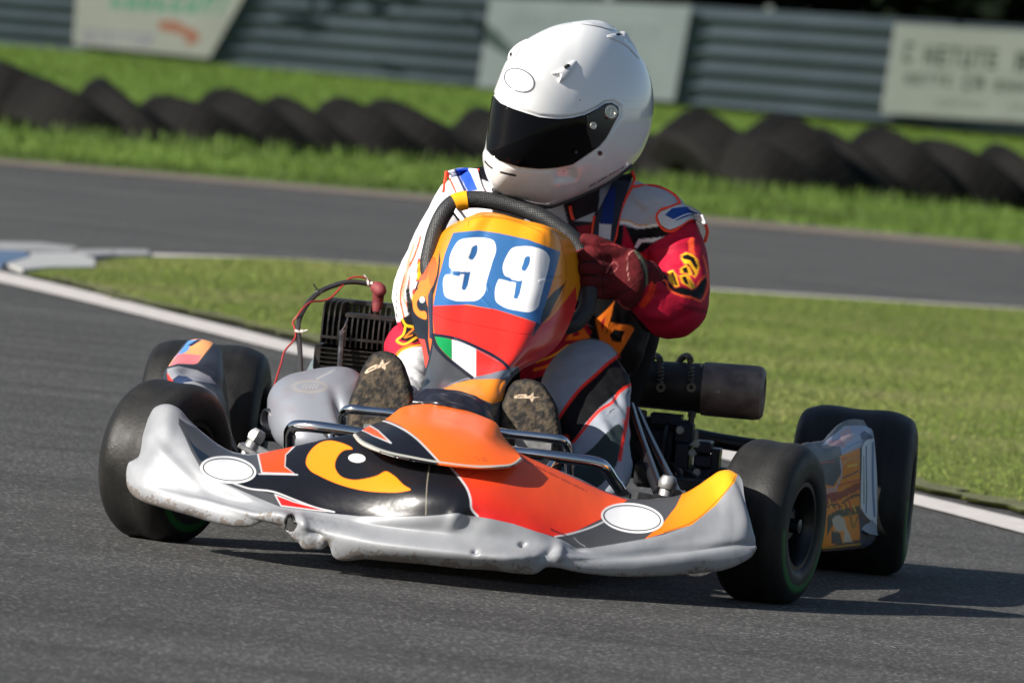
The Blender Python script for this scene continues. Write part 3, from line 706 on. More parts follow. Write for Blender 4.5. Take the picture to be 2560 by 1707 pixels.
P_.poly([(466, 1085), (480, 1110), (520, 1142), (530, 1150), (504, 1155), (486, 1130)], (.012, .02, .035))
P_.poly([(645, 1136), (720, 1118), (740, 1116), (716, 1140), (714, 1168), (742, 1188), (655, 1184), (650, 1160)], rorange, smooth=False, line=pale, lw=4)
# black centre with a pale line round it
blk_ = [(744, 1114), (830, 1098), (900, 1060), (1160, 1060), (1128, 1160), (1140, 1190), (1160, 1215), (1172, 1240), (1178, 1268), (1196, 1289), (1145, 1283), (1064, 1290), (900, 1292), (820, 1284), (780, 1268), (740, 1250), (700, 1240), (620, 1222), (585, 1210), (640, 1187), (742, 1190), (714, 1168), (716, 1140)]
P_.poly(blk_, nblk, smooth=False)
P_.stroke([(585, 1210), (620, 1222), (680, 1230), (740, 1252), (790, 1270), (836, 1281)], pale, 4)
P_.stroke([(648, 1187), (700, 1188), (744, 1189)], pale, 3)
P_.poly([(688, 1238), (735, 1256), (790, 1270), (830, 1280), (780, 1276), (703, 1266)], red, smooth=False, line=pale, lw=3)
P_.poly([(1122, 1163), (1160, 1060), (1300, 1060), (1420, 1150), (1397, 1180), (1455, 1206), (1512, 1232), (1568, 1252), (1500, 1300), (1440, 1328), (1386, 1343), (1340, 1330), (1283, 1310), (1198, 1290), (1180, 1268), (1174, 1240), (1160, 1212), (1140, 1185)], red, smooth=False)
# yellow tip running into orange on the right horn
def tipgrad(px, py, out):
    poly = np.array([(1612, 1349), (1728, 1314), (1790, 1264), (1836, 1206), (1844, 1184), (1825, 1172), (1798, 1176), (1778, 1192), (1749, 1213), (1706, 1238), (1690, 1270), (1660, 1308)])
    d = segd(px, py, poly); a = np.clip(.5-d/1.2, 0, 1)[:, None]; t = np.clip((px-1640)/170, 0, 1)[:, None]
    return out*(1-a)+a*(np.array((1., .17, .01))*(1-t)+np.array(yel)*t)
def redgrad(px, py, out):
    isr = (np.abs(out-np.array(red)).sum(1) < .02); d = (px-1100)*.42-(py-1300)*.95
    t = np.clip((d-60)/150, 0, 1)[:, None]*isr[:, None]
    return out*(1-t)+t*np.array((.9, .10, .016))
P_.fn(redgrad); P_.fn(tipgrad)
P_.stroke([(1120, 1163), (1150, 1198), (1168, 1225), (1176, 1250), (1178, 1268), (1196, 1288)], pale, 5)
P_.stroke([(1386, 1343), (1440, 1331), (1480, 1318), (1512, 1304)], pale, 4); P_.stroke([(1838, 1192), (1828, 1212), (1788, 1258), (1728, 1308), (1660, 1333)], (.12, .06, .02), 1.8)
# the painted eye
P_.poly([(821, 1104), (850, 1108), (882, 1124), (860, 1128), (844, 1144), (838, 1168), (850, 1190), (880, 1201), (915, 1198), (945, 1190), (966, 1180), (985, 1190), (1012, 1215), (1028, 1225), (1005, 1231), (960, 1232), (900, 1226), (850, 1213), (800, 1192), (776, 1178), (766, 1162), (768, 1146), (780, 1126), (800, 1110)], (1., .26, .01))
P_.ell(893, 1147, 21, 10.5, 3, wht)
for cx, cy, rx, ry in ((571, 1176, 70, 33), (1580, 1297, 79, 37)):
    P_.ell(cx, cy, rx, ry, 7, wht); P_.ell(cx, cy, rx-5, ry-5, 7, (.012, .012, .014)); P_.ell(cx, cy, rx-9, ry-8, 7, (.80, .80, .82))
P_.stroke([(1074, 1165), (1069, 1200), (1065, 1286)], (.30, .27, .2), 1.8)
# small dark lettering and scuffs on the red
rw = random.Random(4)
for k in range(46):
    t = k/46
    if k % 9 == 8: continue
    x, y = 1308+t*160, 1153+t*78; s = 2.8 if k < 22 else 2.; P_.stroke([(x-s*.3, y-s), (x+s*.4, y+s)], (.2, .02, .01), 1.3, smooth=False)
for k in range(9): x, y = 1376+k*4.6, 1322+k*2.0; P_.stroke([(x, y), (x+2.5, y+6-rw.random()*3)], (.08, .01, .02), 2.4, smooth=False)
P_.stroke([(1118, 1166), (1150, 1160), (1175, 1158)], (.05, .02, .01), 2); P_.stroke([(1140, 1160), (1135, 1182)], (.06, .02, .01), 2); P_.stroke([(1160, 1196), (1178, 1188), (1192, 1182)], (.12, .02, .01), 1.6)
P_.stroke([(1434, 1345), (1446, 1357), (1462, 1366)], (.3, .3, .3), 1.6)
bx_ = np.array([p[0] for p in bot]); by_ = np.array([p[1] for p in bot])
P_.fn(grime(11, lambda px, py: np.clip(.72-(np.interp(px, bx_, by_)-py)/46, -.35, .62)*np.where((px < 1300), 1, .5), .6))
P_.fn(grime(31, lambda px, py: np.full(len(px), -.28), .4))
P_.poly([(716, 1290), (728, 1284), (742, 1296), (745, 1310), (738, 1322), (724, 1316), (712, 1306)], (.015, .012, .012))
def ndisp(px, py, P):
    g = px.ravel(), py.ravel(); d = vnoise(np.asarray(P).reshape(-1, 3), 9, 5, 2)*.0015
    def gs(cx, cy, sx, sy, a, ang=0.):
        c_, s_ = math.cos(ang), math.sin(ang); dx, dy = g[0]-cx, g[1]-cy; u, v = dx*c_+dy*s_, -dx*s_+dy*c_
        return a*np.exp(-(u/sx)**2-(v/sy)**2)
    d = d+gs(1188, 1381, 8, 6, -.010)+gs(1305, 1362, 8, 6, -.009)
    d = d+gs(1175, 1300, 34, 26, -.008)+gs(1138, 1296, 18, 30, .006, .5)
    d = d+gs(735, 1305, 12, 16, -.009)+gs(760, 1312, 10, 20, .004, -.5)+gs(690, 1290, 22, 10, .003)+gs(790, 1335, 20, 8, -.007, .4)
    d = d+gs(1370, 1385, 24, 12, -.007, -.6)+gs(1395, 1378, 14, 22, .006)+gs(1445, 1372, 22, 7, -.006, .3)
    d = d+gs(1680, 1378, 190, 9, -.008, -.10)+gs(560, 1268, 130, 6, .004, .25)+gs(440, 1165, 95, 16, .004, .80)
    wr = vnoise(np.asarray(P).reshape(-1, 3), 46, 8, 3)*.0055; msk = np.exp(-((g[0]-760)/85)**2-((g[1]-1330)/38)**2)+.7*np.exp(-((g[0]-1370)/80)**2-((g[1]-1400)/25)**2)+.09
    return (d+wr*msk).reshape(px.shape)
def nholes(cx, cy): return segd(cx, cy, np.array([(712, 1322), (719, 1296), (728, 1286), (736, 1296), (733, 1306), (742, 1318), (735, 1330), (724, 1330)])) < 0
M_nose = mat('moulded fairing plastic', (1, 1, 1), .30, attr=True, spec=.5, bump=.10, bscale=90, bdist=.002)
M_silver = mat('silver moulded plastic', (1, 1, 1), .48, attr=True, metal=.15, var=.06, vscale=25, bump=.12, bscale=140, bdist=.001)
nose = loft('nose_fairing', [back, top, midd, dec, midl, low, bot, under], 1000, 430, M_nose, kart, paint=P_, disp=ndisp, solid=.004, holes=nholes, offs=0, ysm=9, mat2=(M_silver, lambda cx, cy: segd(cx, cy, np.array(decal)) > 0))
# ------------------------------------------------------------------ upper lobe of the nose (orange peak)
t_ = [(905, 1078, -0.21), (930, 1064, -0.2), (962, 1052, -0.19), (980, 1039, -0.175), (1003, 1021, -0.16), (1029, 1014, -0.15), (1069, 1012, -0.145), (1118, 1018, -0.14), (1169, 1030, -0.14), (1207, 1044, -0.145), (1240, 1062, -0.155), (1250, 1084, -0.175), (1270, 1110, -0.2), (1288, 1126, -0.22)]
m_ = [(892, 1083, -0.29), (925, 1085, -0.295), (975, 1078, -0.3), (1030, 1070, -0.3), (1090, 1072, -0.3), (1150, 1084, -0.3), (1210, 1102, -0.3), (1260, 1124, -0.295), (1295, 1136, -0.285)]
l_ = [(887, 1086, -0.32), (900, 1100, -0.35), (931, 1116, -0.37), (977, 1131, -0.388), (1034, 1143, -0.398), (1091, 1152, -0.402), (1149, 1160, -0.4), (1198, 1165, -0.39), (1244, 1164, -0.37), (1283, 1158, -0.34), (1301, 1146, -0.31)]
e_ = [(886, 1088, -0.315), (899, 1103, -0.348), (930, 1120, -0.368), (977, 1135.5, -0.386), (1034, 1147, -0.396), (1091, 1156.5, -0.4), (1149, 1164.5, -0.398), (1198, 1169, -0.388), (1244, 1168, -0.368), (1284, 1162, -0.338), (1303, 1148, -0.308)]
u_ = [(889, 1088, -0.285), (902, 1101, -0.315), (932, 1117, -0.335), (977, 1130, -0.35), (1034, 1141, -0.36), (1091, 1150, -0.365), (1149, 1158, -0.363), (1198, 1163, -0.355), (1244, 1163, -0.335), (1282, 1157, -0.305), (1300, 1144, -0.28)]
Q_ = Paint((1., .17, .012), aa=2.)
Q_.poly([(870, 1080), (905, 1068), (962, 1050), (1000, 1066), (1040, 1093), (1070, 1125), (1100, 1160), (1000, 1165), (860, 1120)], nblk, smooth=False)
Q_.stroke([(950, 1052), (975, 1060), (1005, 1074), (1040, 1098), (1065, 1122), (1100, 1158)], pale, 4)
Q_.poly([(888, 1082), (904, 1071), (925, 1066), (945, 1078), (978, 1110), (935, 1093), (903, 1076)], (.95, .10, .012), smooth=False, line=pale, lw=3.2)
Q_.stroke([(886, 1087), (899, 1102), (930, 1118.5), (977, 1134), (1034, 1146), (1091, 1155), (1149, 1163), (1198, 1167.5), (1244, 1166.5), (1284, 1160.5), (1303, 1147)], (.42, .41, .37), 5)
def ograd(px, py, out):
    iso = (np.abs(out-np.array((1., .17, .012))).sum(1) < .02); t = np.clip((py-1010)/150, 0, 1)[:, None]*iso[:, None]*.55
    return out*(1-t)+t*np.array((.95, .10, .012))
Q_.fn(ograd)
for k in range(12): x, y = 1155+rw.random()*60, 1144+rw.random()*14; Q_.stroke([(x, y), (x+3+rw.random()*5, y-1)], (.2, .05, .01), 1.1, smooth=False)
Q_.fn(grime(51, lambda px, py: np.full(len(px), -.36), .3))
loft('nose_peak', [t_, m_, l_, e_, u_], 420, 130, M_nose, nose, paint=Q_, solid=.002, disp=lambda a, b, P: (vnoise(np.asarray(P).reshape(-1, 3), 12, 9, 2)*.004).reshape(a.shape))
# black tape bridge between the peak and the steering column cover
tp = [[(1036, 990, -.08), (1052, 977, -.09), (1085, 974, -.10), (1120, 977, -.10), (1160, 985, -.10), (1195, 998, -.095), (1222, 1012, -.08)],
      [(1036, 1003, -.12), (1060, 1001, -.13), (1090, 1003, -.14), (1130, 1010, -.14), (1170, 1019, -.135), (1205, 1032, -.12), (1228, 1045, -.10)],
      [(1028, 1012, -.12), (1060, 1009, -.135), (1090, 1012, -.145), (1130, 1020, -.145), (1170, 1032, -.14), (1208, 1048, -.13), (1240, 1066, -.11)]]
M_tape = mat('black tape', (.018, .018, .026), .28, bump=.5, bscale=25, bdist=.006)
loft('tape_cover', tp, 90, 40, M_tape, kart, solid=.003, disp=lambda a, b, P: (vnoise(np.asarray(P).reshape(-1, 3), 45, 3, 2)*.010).reshape(a.shape))
tq = Paint((.018, .018, .026)); 
# ------------------------------------------------------------------ steering column panel with the race number
blue = (.035, .135, .34)
rowsP = [
 [(1172, 546, .36), (1185, 538, .34), (1208, 532, .33), (1248, 536, .32), (1301, 551, .32), (1353, 564, .33), (1392, 577, .35), (1404, 584, .37)],
 [(1143, 556, .37), (1165, 548, .315), (1174, 546, .30), (1240, 543, .285), (1301, 555, .285), (1380, 578, .29), (1396, 590, .31), (1424, 600, .38)],
 [(1108, 585, .40), (1125, 580, .33), (1150, 576, .285), (1220, 575, .268), (1290, 585, .265), (1360, 602, .27), (1398, 622, .30), (1440, 632, .40)],
 [(1082, 640, .40), (1096, 640, .33), (1120, 625, .27), (1200, 630, .252), (1280, 645, .25), (1350, 662, .255), (1400, 680, .30), (1452, 676, .41)],
 [(1053, 690, .38), (1074, 695, .31), (1100, 690, .255), (1190, 695, .235), (1270, 708, .232), (1345, 724, .237), (1400, 740, .29), (1451, 704, .40)],
 [(1036, 735, .34), (1062, 745, .28), (1090, 745, .235), (1170, 748, .215), (1255, 762, .212), (1330, 780, .217), (1390, 790, .27), (1440, 752, .37)],
 [(1031, 785, .29), (1060, 795, .24), (1084, 795, .205), (1160, 800, .185), (1245, 812, .182), (1325, 825, .19), (1372, 830, .24), (1425, 800, .33)],
 [(1040, 832, .24), (1066, 835, .20), (1086, 838, .175), (1160, 845, .155), (1245, 855, .155), (1310, 865, .165), (1350, 868, .21), (1402, 848, .29)],
 [(1057, 868, .19), (1074, 870, .16), (1090, 872, .14), (1150, 885, .12), (1230, 898, .12), (1290, 900, .135), (1318, 897, .18), (1366, 884, .25)],
 [(1067, 925, .13), (1077, 922, .11), (1092, 922, .09), (1140, 930, .07), (1210, 936, .07), (1262, 934, .09), (1284, 930, .13), (1303, 921, .19)],
 [(1056, 960, .08), (1064, 958, .06), (1082, 957, .04), (1135, 962, .03), (1200, 966, .03), (1245, 968, .045), (1264, 962, .08), (1270, 955, .13)],
 [(1040, 990, .03), (1052, 988, .01), (1075, 984, -.01), (1125, 988, -.025), (1180, 998, -.025), (1228, 1012, -.01), (1252, 1006, .03), (1256, 985, .08)],
 [(1036, 1016, .0), (1050, 1012, -.02), (1075, 1008, -.04), (1125, 1014, -.05), (1180, 1030, -.05), (1226, 1056, -.04), (1242, 1066, .0), (1246, 1040, .05)]]
N_ = Paint((.95, .33, .012), aa=1.7)
def yg(px, py, out):
    t = np.clip((py-640-(px-1240)*.22)/230, 0, 1)[:, None]; return out*(1-t)+t*np.array((.85, .13, .012))
N_.fn(yg)
# left face: black flames and the eye
N_.poly([(1087, 610), (1078, 640), (1052, 700), (1045, 720), (1062, 735), (1073, 770), (1073, 850), (1090, 940), (1060, 940), (1052, 860), (1030, 810), (1030, 735), (1046, 700), (1072, 640)], nblk, smooth=False)
N_.poly([(1056, 680), (1072, 655), (1078, 655), (1072, 690), (1066, 700), (1048, 705)], (.9, .12, .02), smooth=False)
N_.poly([(1040, 730), (1048, 722), (1064, 718), (1064, 742), (1052, 745), (1044, 754), (1044, 766), (1052, 778), (1066, 780), (1067, 799), (1052, 795), (1038, 782), (1033, 764), (1034, 745)], (1., .24, .015))
N_.ell(1057, 750, 7, 8, 0, (.75, .75, .78))
N_.poly([(1075, 640), (1090, 645), (1098, 660), (1092, 700), (1080, 720), (1074, 700)], (.95, .15, .015), smooth=False)
N_.poly([(1102, 628), (1106, 650), (1100, 690), (1092, 720), (1084, 745), (1076, 730), (1086, 712), (1094, 690), (1100, 660)], nblk, smooth=False)
N_.poly([(1084, 748), (1082, 850), (1075, 846), (1072, 740), (1080, 720)], (.03, .035, .06), smooth=False)
# red lower part
N_.poly([(1083, 766), (1150, 762), (1240, 776), (1336, 808), (1352, 812), (1372, 800), (1420, 740), (1437, 715), (1440, 780), (1400, 860), (1340, 905), (1280, 945), (1180, 950), (1090, 845), (1084, 800)], (.78, .03, .022), smooth=False)
N_.poly([(1040, 846), (1064, 850), (1078, 905), (1070, 925), (1060, 900), (1056, 868)], (.85, .05, .03), smooth=False)
# dark flames on the right
N_.poly([(1412, 706), (1392, 745), (1370, 790), (1350, 812), (1330, 842), (1329, 835), (1336, 812), (1352, 780), (1362, 752), (1384, 728)], nblk, smooth=False)
# grey throat, orange patch, flag
N_.poly([(1086, 846), (1096, 872), (1110, 890), (1150, 922), (1180, 942), (1220, 932), (1262, 925), (1290, 915), (1300, 925), (1290, 1080), (1030, 1080), (1045, 990), (1066, 930), (1074, 905), (1080, 870)], dgrey, smooth=False)
N_.poly([(1102, 974), (1130, 960), (1160, 948), (1200, 940), (1262, 926), (1285, 920), (1280, 935), (1245, 950), (1160, 952)], (.20, .21, .25), smooth=False)
N_.poly([(1108, 975), (1140, 960), (1180, 951), (1250, 949), (1262, 953), (1256, 1000), (1228, 1012), (1190, 995), (1150, 985)], (.95, .27, .012), smooth=False)
N_.poly([(1088, 842), (1096, 866), (1112, 888), (1150, 920), (1186, 944), (1230, 935), (1262, 924), (1250, 905), (1210, 882), (1180, 866), (1150, 855), (1120, 847)], (.78, .03, .022), smooth=False)
N_.poly([(1088, 842), (1096, 866), (1112, 886), (1130, 902), (1130, 852), (1110, 846)], (.01, .27, .075), smooth=False)
N_.poly([(1130, 852), (1130, 902), (1150, 920), (1186, 946), (1190, 944), (1190, 871), (1160, 858)], (.8, .8, .8), smooth=False)
N_.stroke([(1084, 838), (1120, 845), (1155, 855), (1195, 872), (1230, 890), (1262, 912), (1276, 932), (1278, 950)], (.012, .016, .03), 8)
N_.stroke([(1084, 842), (1092, 866), (1112, 892), (1145, 918), (1180, 946)], (.014, .016, .024), 9)
N_.stroke([(1084, 738), (1082, 800), (1084, 850), (1076, 905), (1066, 935)], (.012, .014, .024), 4)
for k in range(22):
    t = k/22; x = 1136+t*112; y = 848+t*50+t*t*8
    if k != 7: N_.stroke([(x, y), (x+2.2, y+3.4)], (.16, .18, .24), 1.3, smooth=False)
N_.stroke([(1082, 783), (1120, 800), (1180, 812), (1250, 826), (1300, 836), (1330, 836)], (.25, .01, .01), 1.4)
N_.stroke([(1412, 700), (1402, 740), (1370, 790), (1330, 836), (1300, 870), (1272, 925)], (.3, .05, .02), 1.4)
# number plate sticker and the digits
N_.poly([(1135, 584), (1196, 577), (1250, 585), (1320, 600), (1398, 630), (1385, 680), (1370, 735), (1355, 780), (1346, 811), (1310, 798), (1240, 776), (1170, 763), (1085, 766), (1098, 700), (1115, 640)], blue, smooth=False)
def nine(cx, O, H, K):
    N_.poly(O, (.86, .86, .87)); N_.poly(H, blue)
n1 = [(1117, 688), (1110, 722), (1115, 742), (1132, 751), (1167, 754), (1195, 751), (1210, 737), (1217, 705), (1230, 660), (1240, 618), (1236, 605), (1210, 596), (1174, 596), (1150, 603), (1136, 621), (1125, 653), (1126, 670), (1136, 678), (1150, 680), (1150, 688)]
N_.poly(n1, (.86, .86, .87)); N_.poly([(1180, 619), (1192, 614), (1194, 623), (1188, 642), (1180, 650), (1172, 647), (1176, 631)], blue)
N_.poly([(1161, 682), (1176, 680), (1169, 715), (1163, 725), (1154, 721)], blue, smooth=False); N_.stroke([(1110, 685), (1164, 683)], blue, 5.5, smooth=False); N_.ell(1160, 721, 5.5, 5, 0, blue)
n2 = [(1247, 700), (1242, 710), (1237, 737), (1240, 755), (1256, 768), (1294, 779), (1325, 781), (1341, 771), (1350, 743), (1359, 708), (1369, 667), (1371, 645), (1363, 631), (1336, 619), (1304, 617), (1280, 622), (1267, 640), (1257, 676), (1262, 690), (1278, 698), (1280, 704)]
N_.poly(n2, (.86, .86, .87)); N_.poly([(1316, 642), (1324, 642), (1325, 651), (1320, 668), (1311, 679), (1305, 676), (1308, 659)], blue)
N_.poly([(1291, 704), (1307, 702), (1300, 735), (1294, 748), (1285, 745)], blue, smooth=False); N_.stroke([(1240, 694), (1294, 706)], blue, 5.5, smooth=False); N_.ell(1290, 744, 5.5, 5, 0, blue)
# tiny printed lettering over the top edge
for k in range(26):
    t = k/26; x = 1206+t*150; y = 540+t*6+t*t*36
    N_.stroke([(x, y), (x+2.5, y+4)], (.30, .08, .02), 1.5, smooth=False)
N_.stroke([(1172, 566), (1176, 551), (1190, 547), (1250, 548), (1320, 562), (1380, 582), (1396, 598), (1408, 640), (1414, 690)], (.35, .12, .01), 1.3)
M_pan = mat('glossy panel plastic', (1, 1, 1), .27, attr=True, bump=.12, bscale=28, bdist=.003)
def pdisp(px, py, P):
    d = (vnoise(np.asarray(P).reshape(-1, 3), 14, 21, 2)*.004).reshape(px.shape)
    for (x0, y0, x1, y1) in ((1200, 655, 1222, 730), (1345, 705, 1398, 690), (1200, 740, 1230, 778)):
        L = math.hypot(x1-x0, y1-y0); u = ((px-x0)*(x1-x0)+(py-y0)*(y1-y0))/L; v = (-(px-x0)*(y1-y0)+(py-y0)*(x1-x0))/L
        d = d+.0006*np.exp(-(v/3)**2)*((u > 0) & (u < L))
    return d
loft('front_panel', rowsP, 440, 480, M_pan, kart, paint=N_, solid=.004, disp=pdisp, offs=0)
# ================================================================== THE DRIVER
from mathutils.bvhtree import BVHTree
person = empty('person', (0.02, .62, .06)); tag(person, 'person in white full face helmet and red and white suit with shade painted grey driving the kart', 'person')
def rel(o): o.matrix_parent_inverse = Matrix.Translation((-.02, -.62, -.06)); return o
def T(*pts, n=18, sm=40):
    mb = MB(); pxtube(mb, pts, n=n, smooth=sm)
    # round caps
    for p in (pts[0], pts[-1]):
        c = unp(p[0], p[1], p[2]); r = p[3]*rpx(p[2])
        mb.lathe([(r*math.sin(a), max(r*math.cos(a), 1e-4)) for a in np.linspace(-1.5, 1.5, 9)], c, 'z', 14)
    return mb
pieces = [blob_mb(Blob([(1128, 470), (1165, 432), (1250, 415), (1400, 428), (1500, 446), (1580, 455), (1650, 480), (1690, 520), (1672, 600), (1650, 680), (1632, 780), (1618, 850), (1600, 910), (1560, 950), (1450, 975), (1300, 985), (1120, 965), (1020, 945), (985, 900), (1000, 830), (1040, 740), (1080, 620), (1105, 540)], .68, .115, centre=(1340, 700), k=2.6)),
    T((1425, 520, .62, 62), (1425, 400, .6, 58)),
    T((1598, 520, .64, 58), (1655, 545, .63, 66), (1698, 640, .60, 69), (1698, 728, .55, 74), (1680, 762, .52, 86), (1636, 748, .49, 76), (1600, 715, .465, 58), (1570, 698, .455, 48)),
    T((1185, 480, .64, 44), (1140, 500, .63, 50), (1112, 560, .61, 54), (1076, 640, .57, 56), (1044, 722, .52, 60), (1052, 790, .48, 60), (1080, 790, .45, 50), (1110, 720, .43, 40), (1118, 660, .42, 34)),
    T((1040, 880, .66, 78), (1030, 872, .55, 66), (1034, 896, .44, 60), (1028, 955, .32, 50), (1004, 1060, .14, 44), (975, 1150, .06, 42)),
    blob_mb(Blob([(1355, 957), (1363, 930), (1386, 894), (1416, 868), (1455, 852), (1485, 850), (1520, 862), (1543, 886), (1553, 915), (1570, 940), (1577, 965), (1573, 1015), (1574, 1118), (1578, 1185), (1566, 1222), (1540, 1240), (1460, 1230), (1420, 1190), (1403, 1100), (1385, 1050), (1362, 1000)], .27, .06, centre=(1470, 1030), yslope=(0, -.00085), k=2.3)),
    T((1460, 925, .40, 70), (1450, 935, .52, 84), (1420, 930, .66, 92)),
    T((1470, 1190, .13, 60), (1400, 1230, .07, 50), (1350, 1200, .05, 44))]
bme = fuse(pieces, .005, 8, 'race_suit', sub=1)
bco, bno = meshco(bme)
# cloth folds
def folds(P, N):
    a = vnoise(P*np.array([1, 1, .8]), 16, 3, 2); b = vnoise(P*np.array([1.5, 1, 1.]), 34, 9, 2)
    px, py = proj(P)
    d = (1-np.abs(a)*4)*.0025+b*.004
    def crease(x0, y0, x1, y1, w, dep):
        L = math.hypot(x1-x0, y1-y0); u = ((px-x0)*(x1-x0)+(py-y0)*(y1-y0))/L; v = (-(px-x0)*(y1-y0)+(py-y0)*(x1-x0))/L
        return dep*np.exp(-(v/w)**2)*np.clip(1-np.abs(u/L-.5)*2, 0, 1)
    for c in ((1610, 640, 1740, 600, 9, .006), (1620, 655, 1720, 700, 8, -.005), (1640, 690, 1735, 660, 9, .005), (1590, 780, 1700, 800, 12, .006), (1650, 820, 1750, 770, 10, -.005), (1600, 740, 1690, 730, 8, -.004), (1640, 600, 1760, 580, 8, -.004),
              (1040, 600, 1110, 540, 7, .006), (1020, 660, 1090, 640, 8, -.005), (1000, 720, 1060, 700, 8, .006), (990, 770, 1050, 760, 7, -.005), (1560, 470, 1640, 540, 10, .006), (1590, 540, 1680, 500, 9, -.005),
              (1370, 960, 1500, 880, 14, -.003), (1480, 1000, 1560, 1180, 14, .006), (1520, 960, 1572, 1040, 9, -.005), (1440, 1100, 1500, 1220, 12, -.006), (1010, 930, 1060, 950, 7, -.004), (1005, 990, 1050, 980, 6, .004)): d = d+crease(*c)
    return d
bco = bco+bno*folds(bco, bno)[:, None]; bme.vertices.foreach_set('co', bco.ravel()); bme.update()
fw_ = (.44, .45, .49); sred = (.42, .008, .034); spink = (.62, .02, .05); oran = (1., .10, .035); yl = (1., .48, .02); org = (.95, .22, .02); nb = (.006, .006, .007); navy = (.012, .03, .16)
B_ = Paint(nb, aa=2.2)
B_.poly([(1340, 440), (1576, 420), (1700, 470), (1720, 520), (1690, 570), (1646, 566), (1595, 573), (1551, 562), (1500, 600), (1300, 600)], fw_, smooth=False)  # pale shoulder cloth, greyed to paint in the helmet's shadow
B_.poly([(1545, 566), (1600, 580), (1655, 566), (1690, 566), (1665, 590), (1630, 606), (1604, 632), (1540, 616)], nb, smooth=False)
B_.stroke([(1551, 555), (1570, 558), (1595, 568), (1620, 566), (1646, 562)], (.85, .83, .8), 7); B_.stroke([(1549, 551), (1572, 553), (1597, 564), (1622, 562)], (.75, .36, .02), 3.5)
B_.poly([(1586, 618), (1596, 598), (1625, 596), (1660, 592), (1632, 606), (1605, 606), (1592, 622)], (.85, .85, .86), smooth=False)
B_.poly([(1603, 633), (1630, 610), (1660, 592), (1700, 570), (1745, 545), (1800, 560), (1800, 880), (1540, 880), (1560, 760), (1600, 660)], sred, smooth=False)
B_.poly([(1560, 560), (1600, 650), (1640, 700), (1640, 740), (1590, 790), (1540, 760)], sred, smooth=False)
B_.poly([(1395, 460), (1500, 470), (1492, 600), (1424, 575)], (.03, .02, .024), smooth=False); B_.poly([(1436, 552), (1488, 530), (1484, 556)], (.5, .5, .53), smooth=False); B_.poly([(1440, 566), (1484, 560), (1482, 600), (1450, 590)], (.3, .02, .03), smooth=False)  # dark vest below the chin, with shade under the helmet painted in
# belly: black with orange lettering
B_.poly([(1380, 700), (1565, 760), (1640, 850), (1630, 960), (1380, 960)], nb, smooth=False)
B_.poly([(1300, 860), (1400, 800), (1435, 770), (1480, 830), (1460, 860), (1380, 930), (1300, 960)], sred, smooth=False)
B_.poly([(1436, 800), (1449, 803), (1466, 830), (1476, 845), (1450, 850), (1412, 852), (1425, 832)], org, smooth=False); B_.poly([(1440, 815), (1450, 838), (1432, 842)], sred, smooth=False)
B_.poly([(1488, 800), (1526, 765), (1536, 752), (1528, 790), (1516, 830), (1522, 862), (1500, 850)], org, smooth=False); B_.poly([(1502, 806), (1514, 790), (1506, 830)], sred, smooth=False)
B_.poly([(1526, 806), (1580, 815), (1590, 830), (1570, 870), (1560, 900), (1510, 900), (1514, 850), (1520, 820)], org, smooth=False); B_.poly([(1536, 822), (1562, 828), (1552, 856), (1530, 852), (1524, 838)], nb, smooth=False)
B_.stroke([(1340, 905), (1380, 890), (1420, 862)], yl, 4); B_.stroke([(1335, 925), (1375, 912), (1410, 885)], org, 7)
# armpit and side: black
B_.poly([(1600, 800), (1640, 845), (1600, 900), (1560, 980), (1540, 900)], nb, smooth=False)
# upper arm emblem
B_.poly([(1616, 652), (1634, 656), (1660, 684), (1690, 712), (1720, 722), (1745, 716), (1758, 690), (1768, 700), (1760, 735), (1752, 748), (1700, 738), (1670, 722), (1650, 700), (1630, 690)], nb, smooth=False)
def z5(*p): return [(1350+a/3.136, 400+b/3.136) for a, b in p]
B_.poly(z5((1170, 725), (1160, 640), (1185, 605), (1212, 615), (1206, 700), (1225, 745)), oran, smooth=False)
for pol, inn in (((( 1100, 745), (1140, 720), (1200, 735), (1242, 780), (1255, 840), (1238, 900), (1214, 928), (1188, 908), (1130, 815), (1102, 775)), (((1112, 752), (1160, 738), (1210, 768), (1236, 830), (1228, 862), (1176, 786), (1120, 775)), ((1148, 815), (1165, 812), (1216, 888), (1212, 908), (1176, 872)))),
                 (((1096, 850), (1140, 818), (1176, 840), (1200, 905), (1160, 915), (1095, 885)), (((1114, 852), (1148, 838), (1168, 890), (1128, 882)),)),
                 (((998, 872), (1040, 860), (1076, 900), (1096, 992), (1060, 1002), (1008, 950)), (((1022, 880), (1046, 880), (1080, 980), (1062, 984)),)),
                 (((1086, 905), (1140, 888), (1182, 920), (1226, 1000), (1192, 1016), (1106, 965)), (((1112, 920), (1144, 912), (1168, 976), (1138, 970)),))):
    B_.poly(z5(*pol), yl, smooth=False, line=(.85, .05, .06), lw=2.2)
    for q_ in inn: B_.poly(z5(*q_), nb, smooth=False)
B_.stroke([(1642, 700), (1664, 702), (1672, 722), (1700, 738), (1730, 744), (1752, 752), (1766, 730), (1764, 660), (1758, 640)], oran, 5.5)
B_.stroke([(1740, 716), (1752, 700), (1762, 690)], oran, 6); B_.stroke([(1613, 650), (1628, 654), (1650, 672)], oran, 4)
for k in range(14): x, y = 1700+k*4.9, 758+k*1.3; B_.stroke([(x, y), (x+(k % 3), y+9)], (.03, .0, .004), 2.3, smooth=False)
B_.stroke([(1602, 640), (1622, 668), (1632, 700), (1626, 735), (1606, 762)], (.75, .04, .015), 17); 
for k in range(16):
    t = k/15; B_.stroke([(1614+18*math.sin(t*2.6), 650+t*96), (1636+10*math.sin(t*2.6), 646+t*96)], (.45, .015, .012), 1.4, smooth=False)
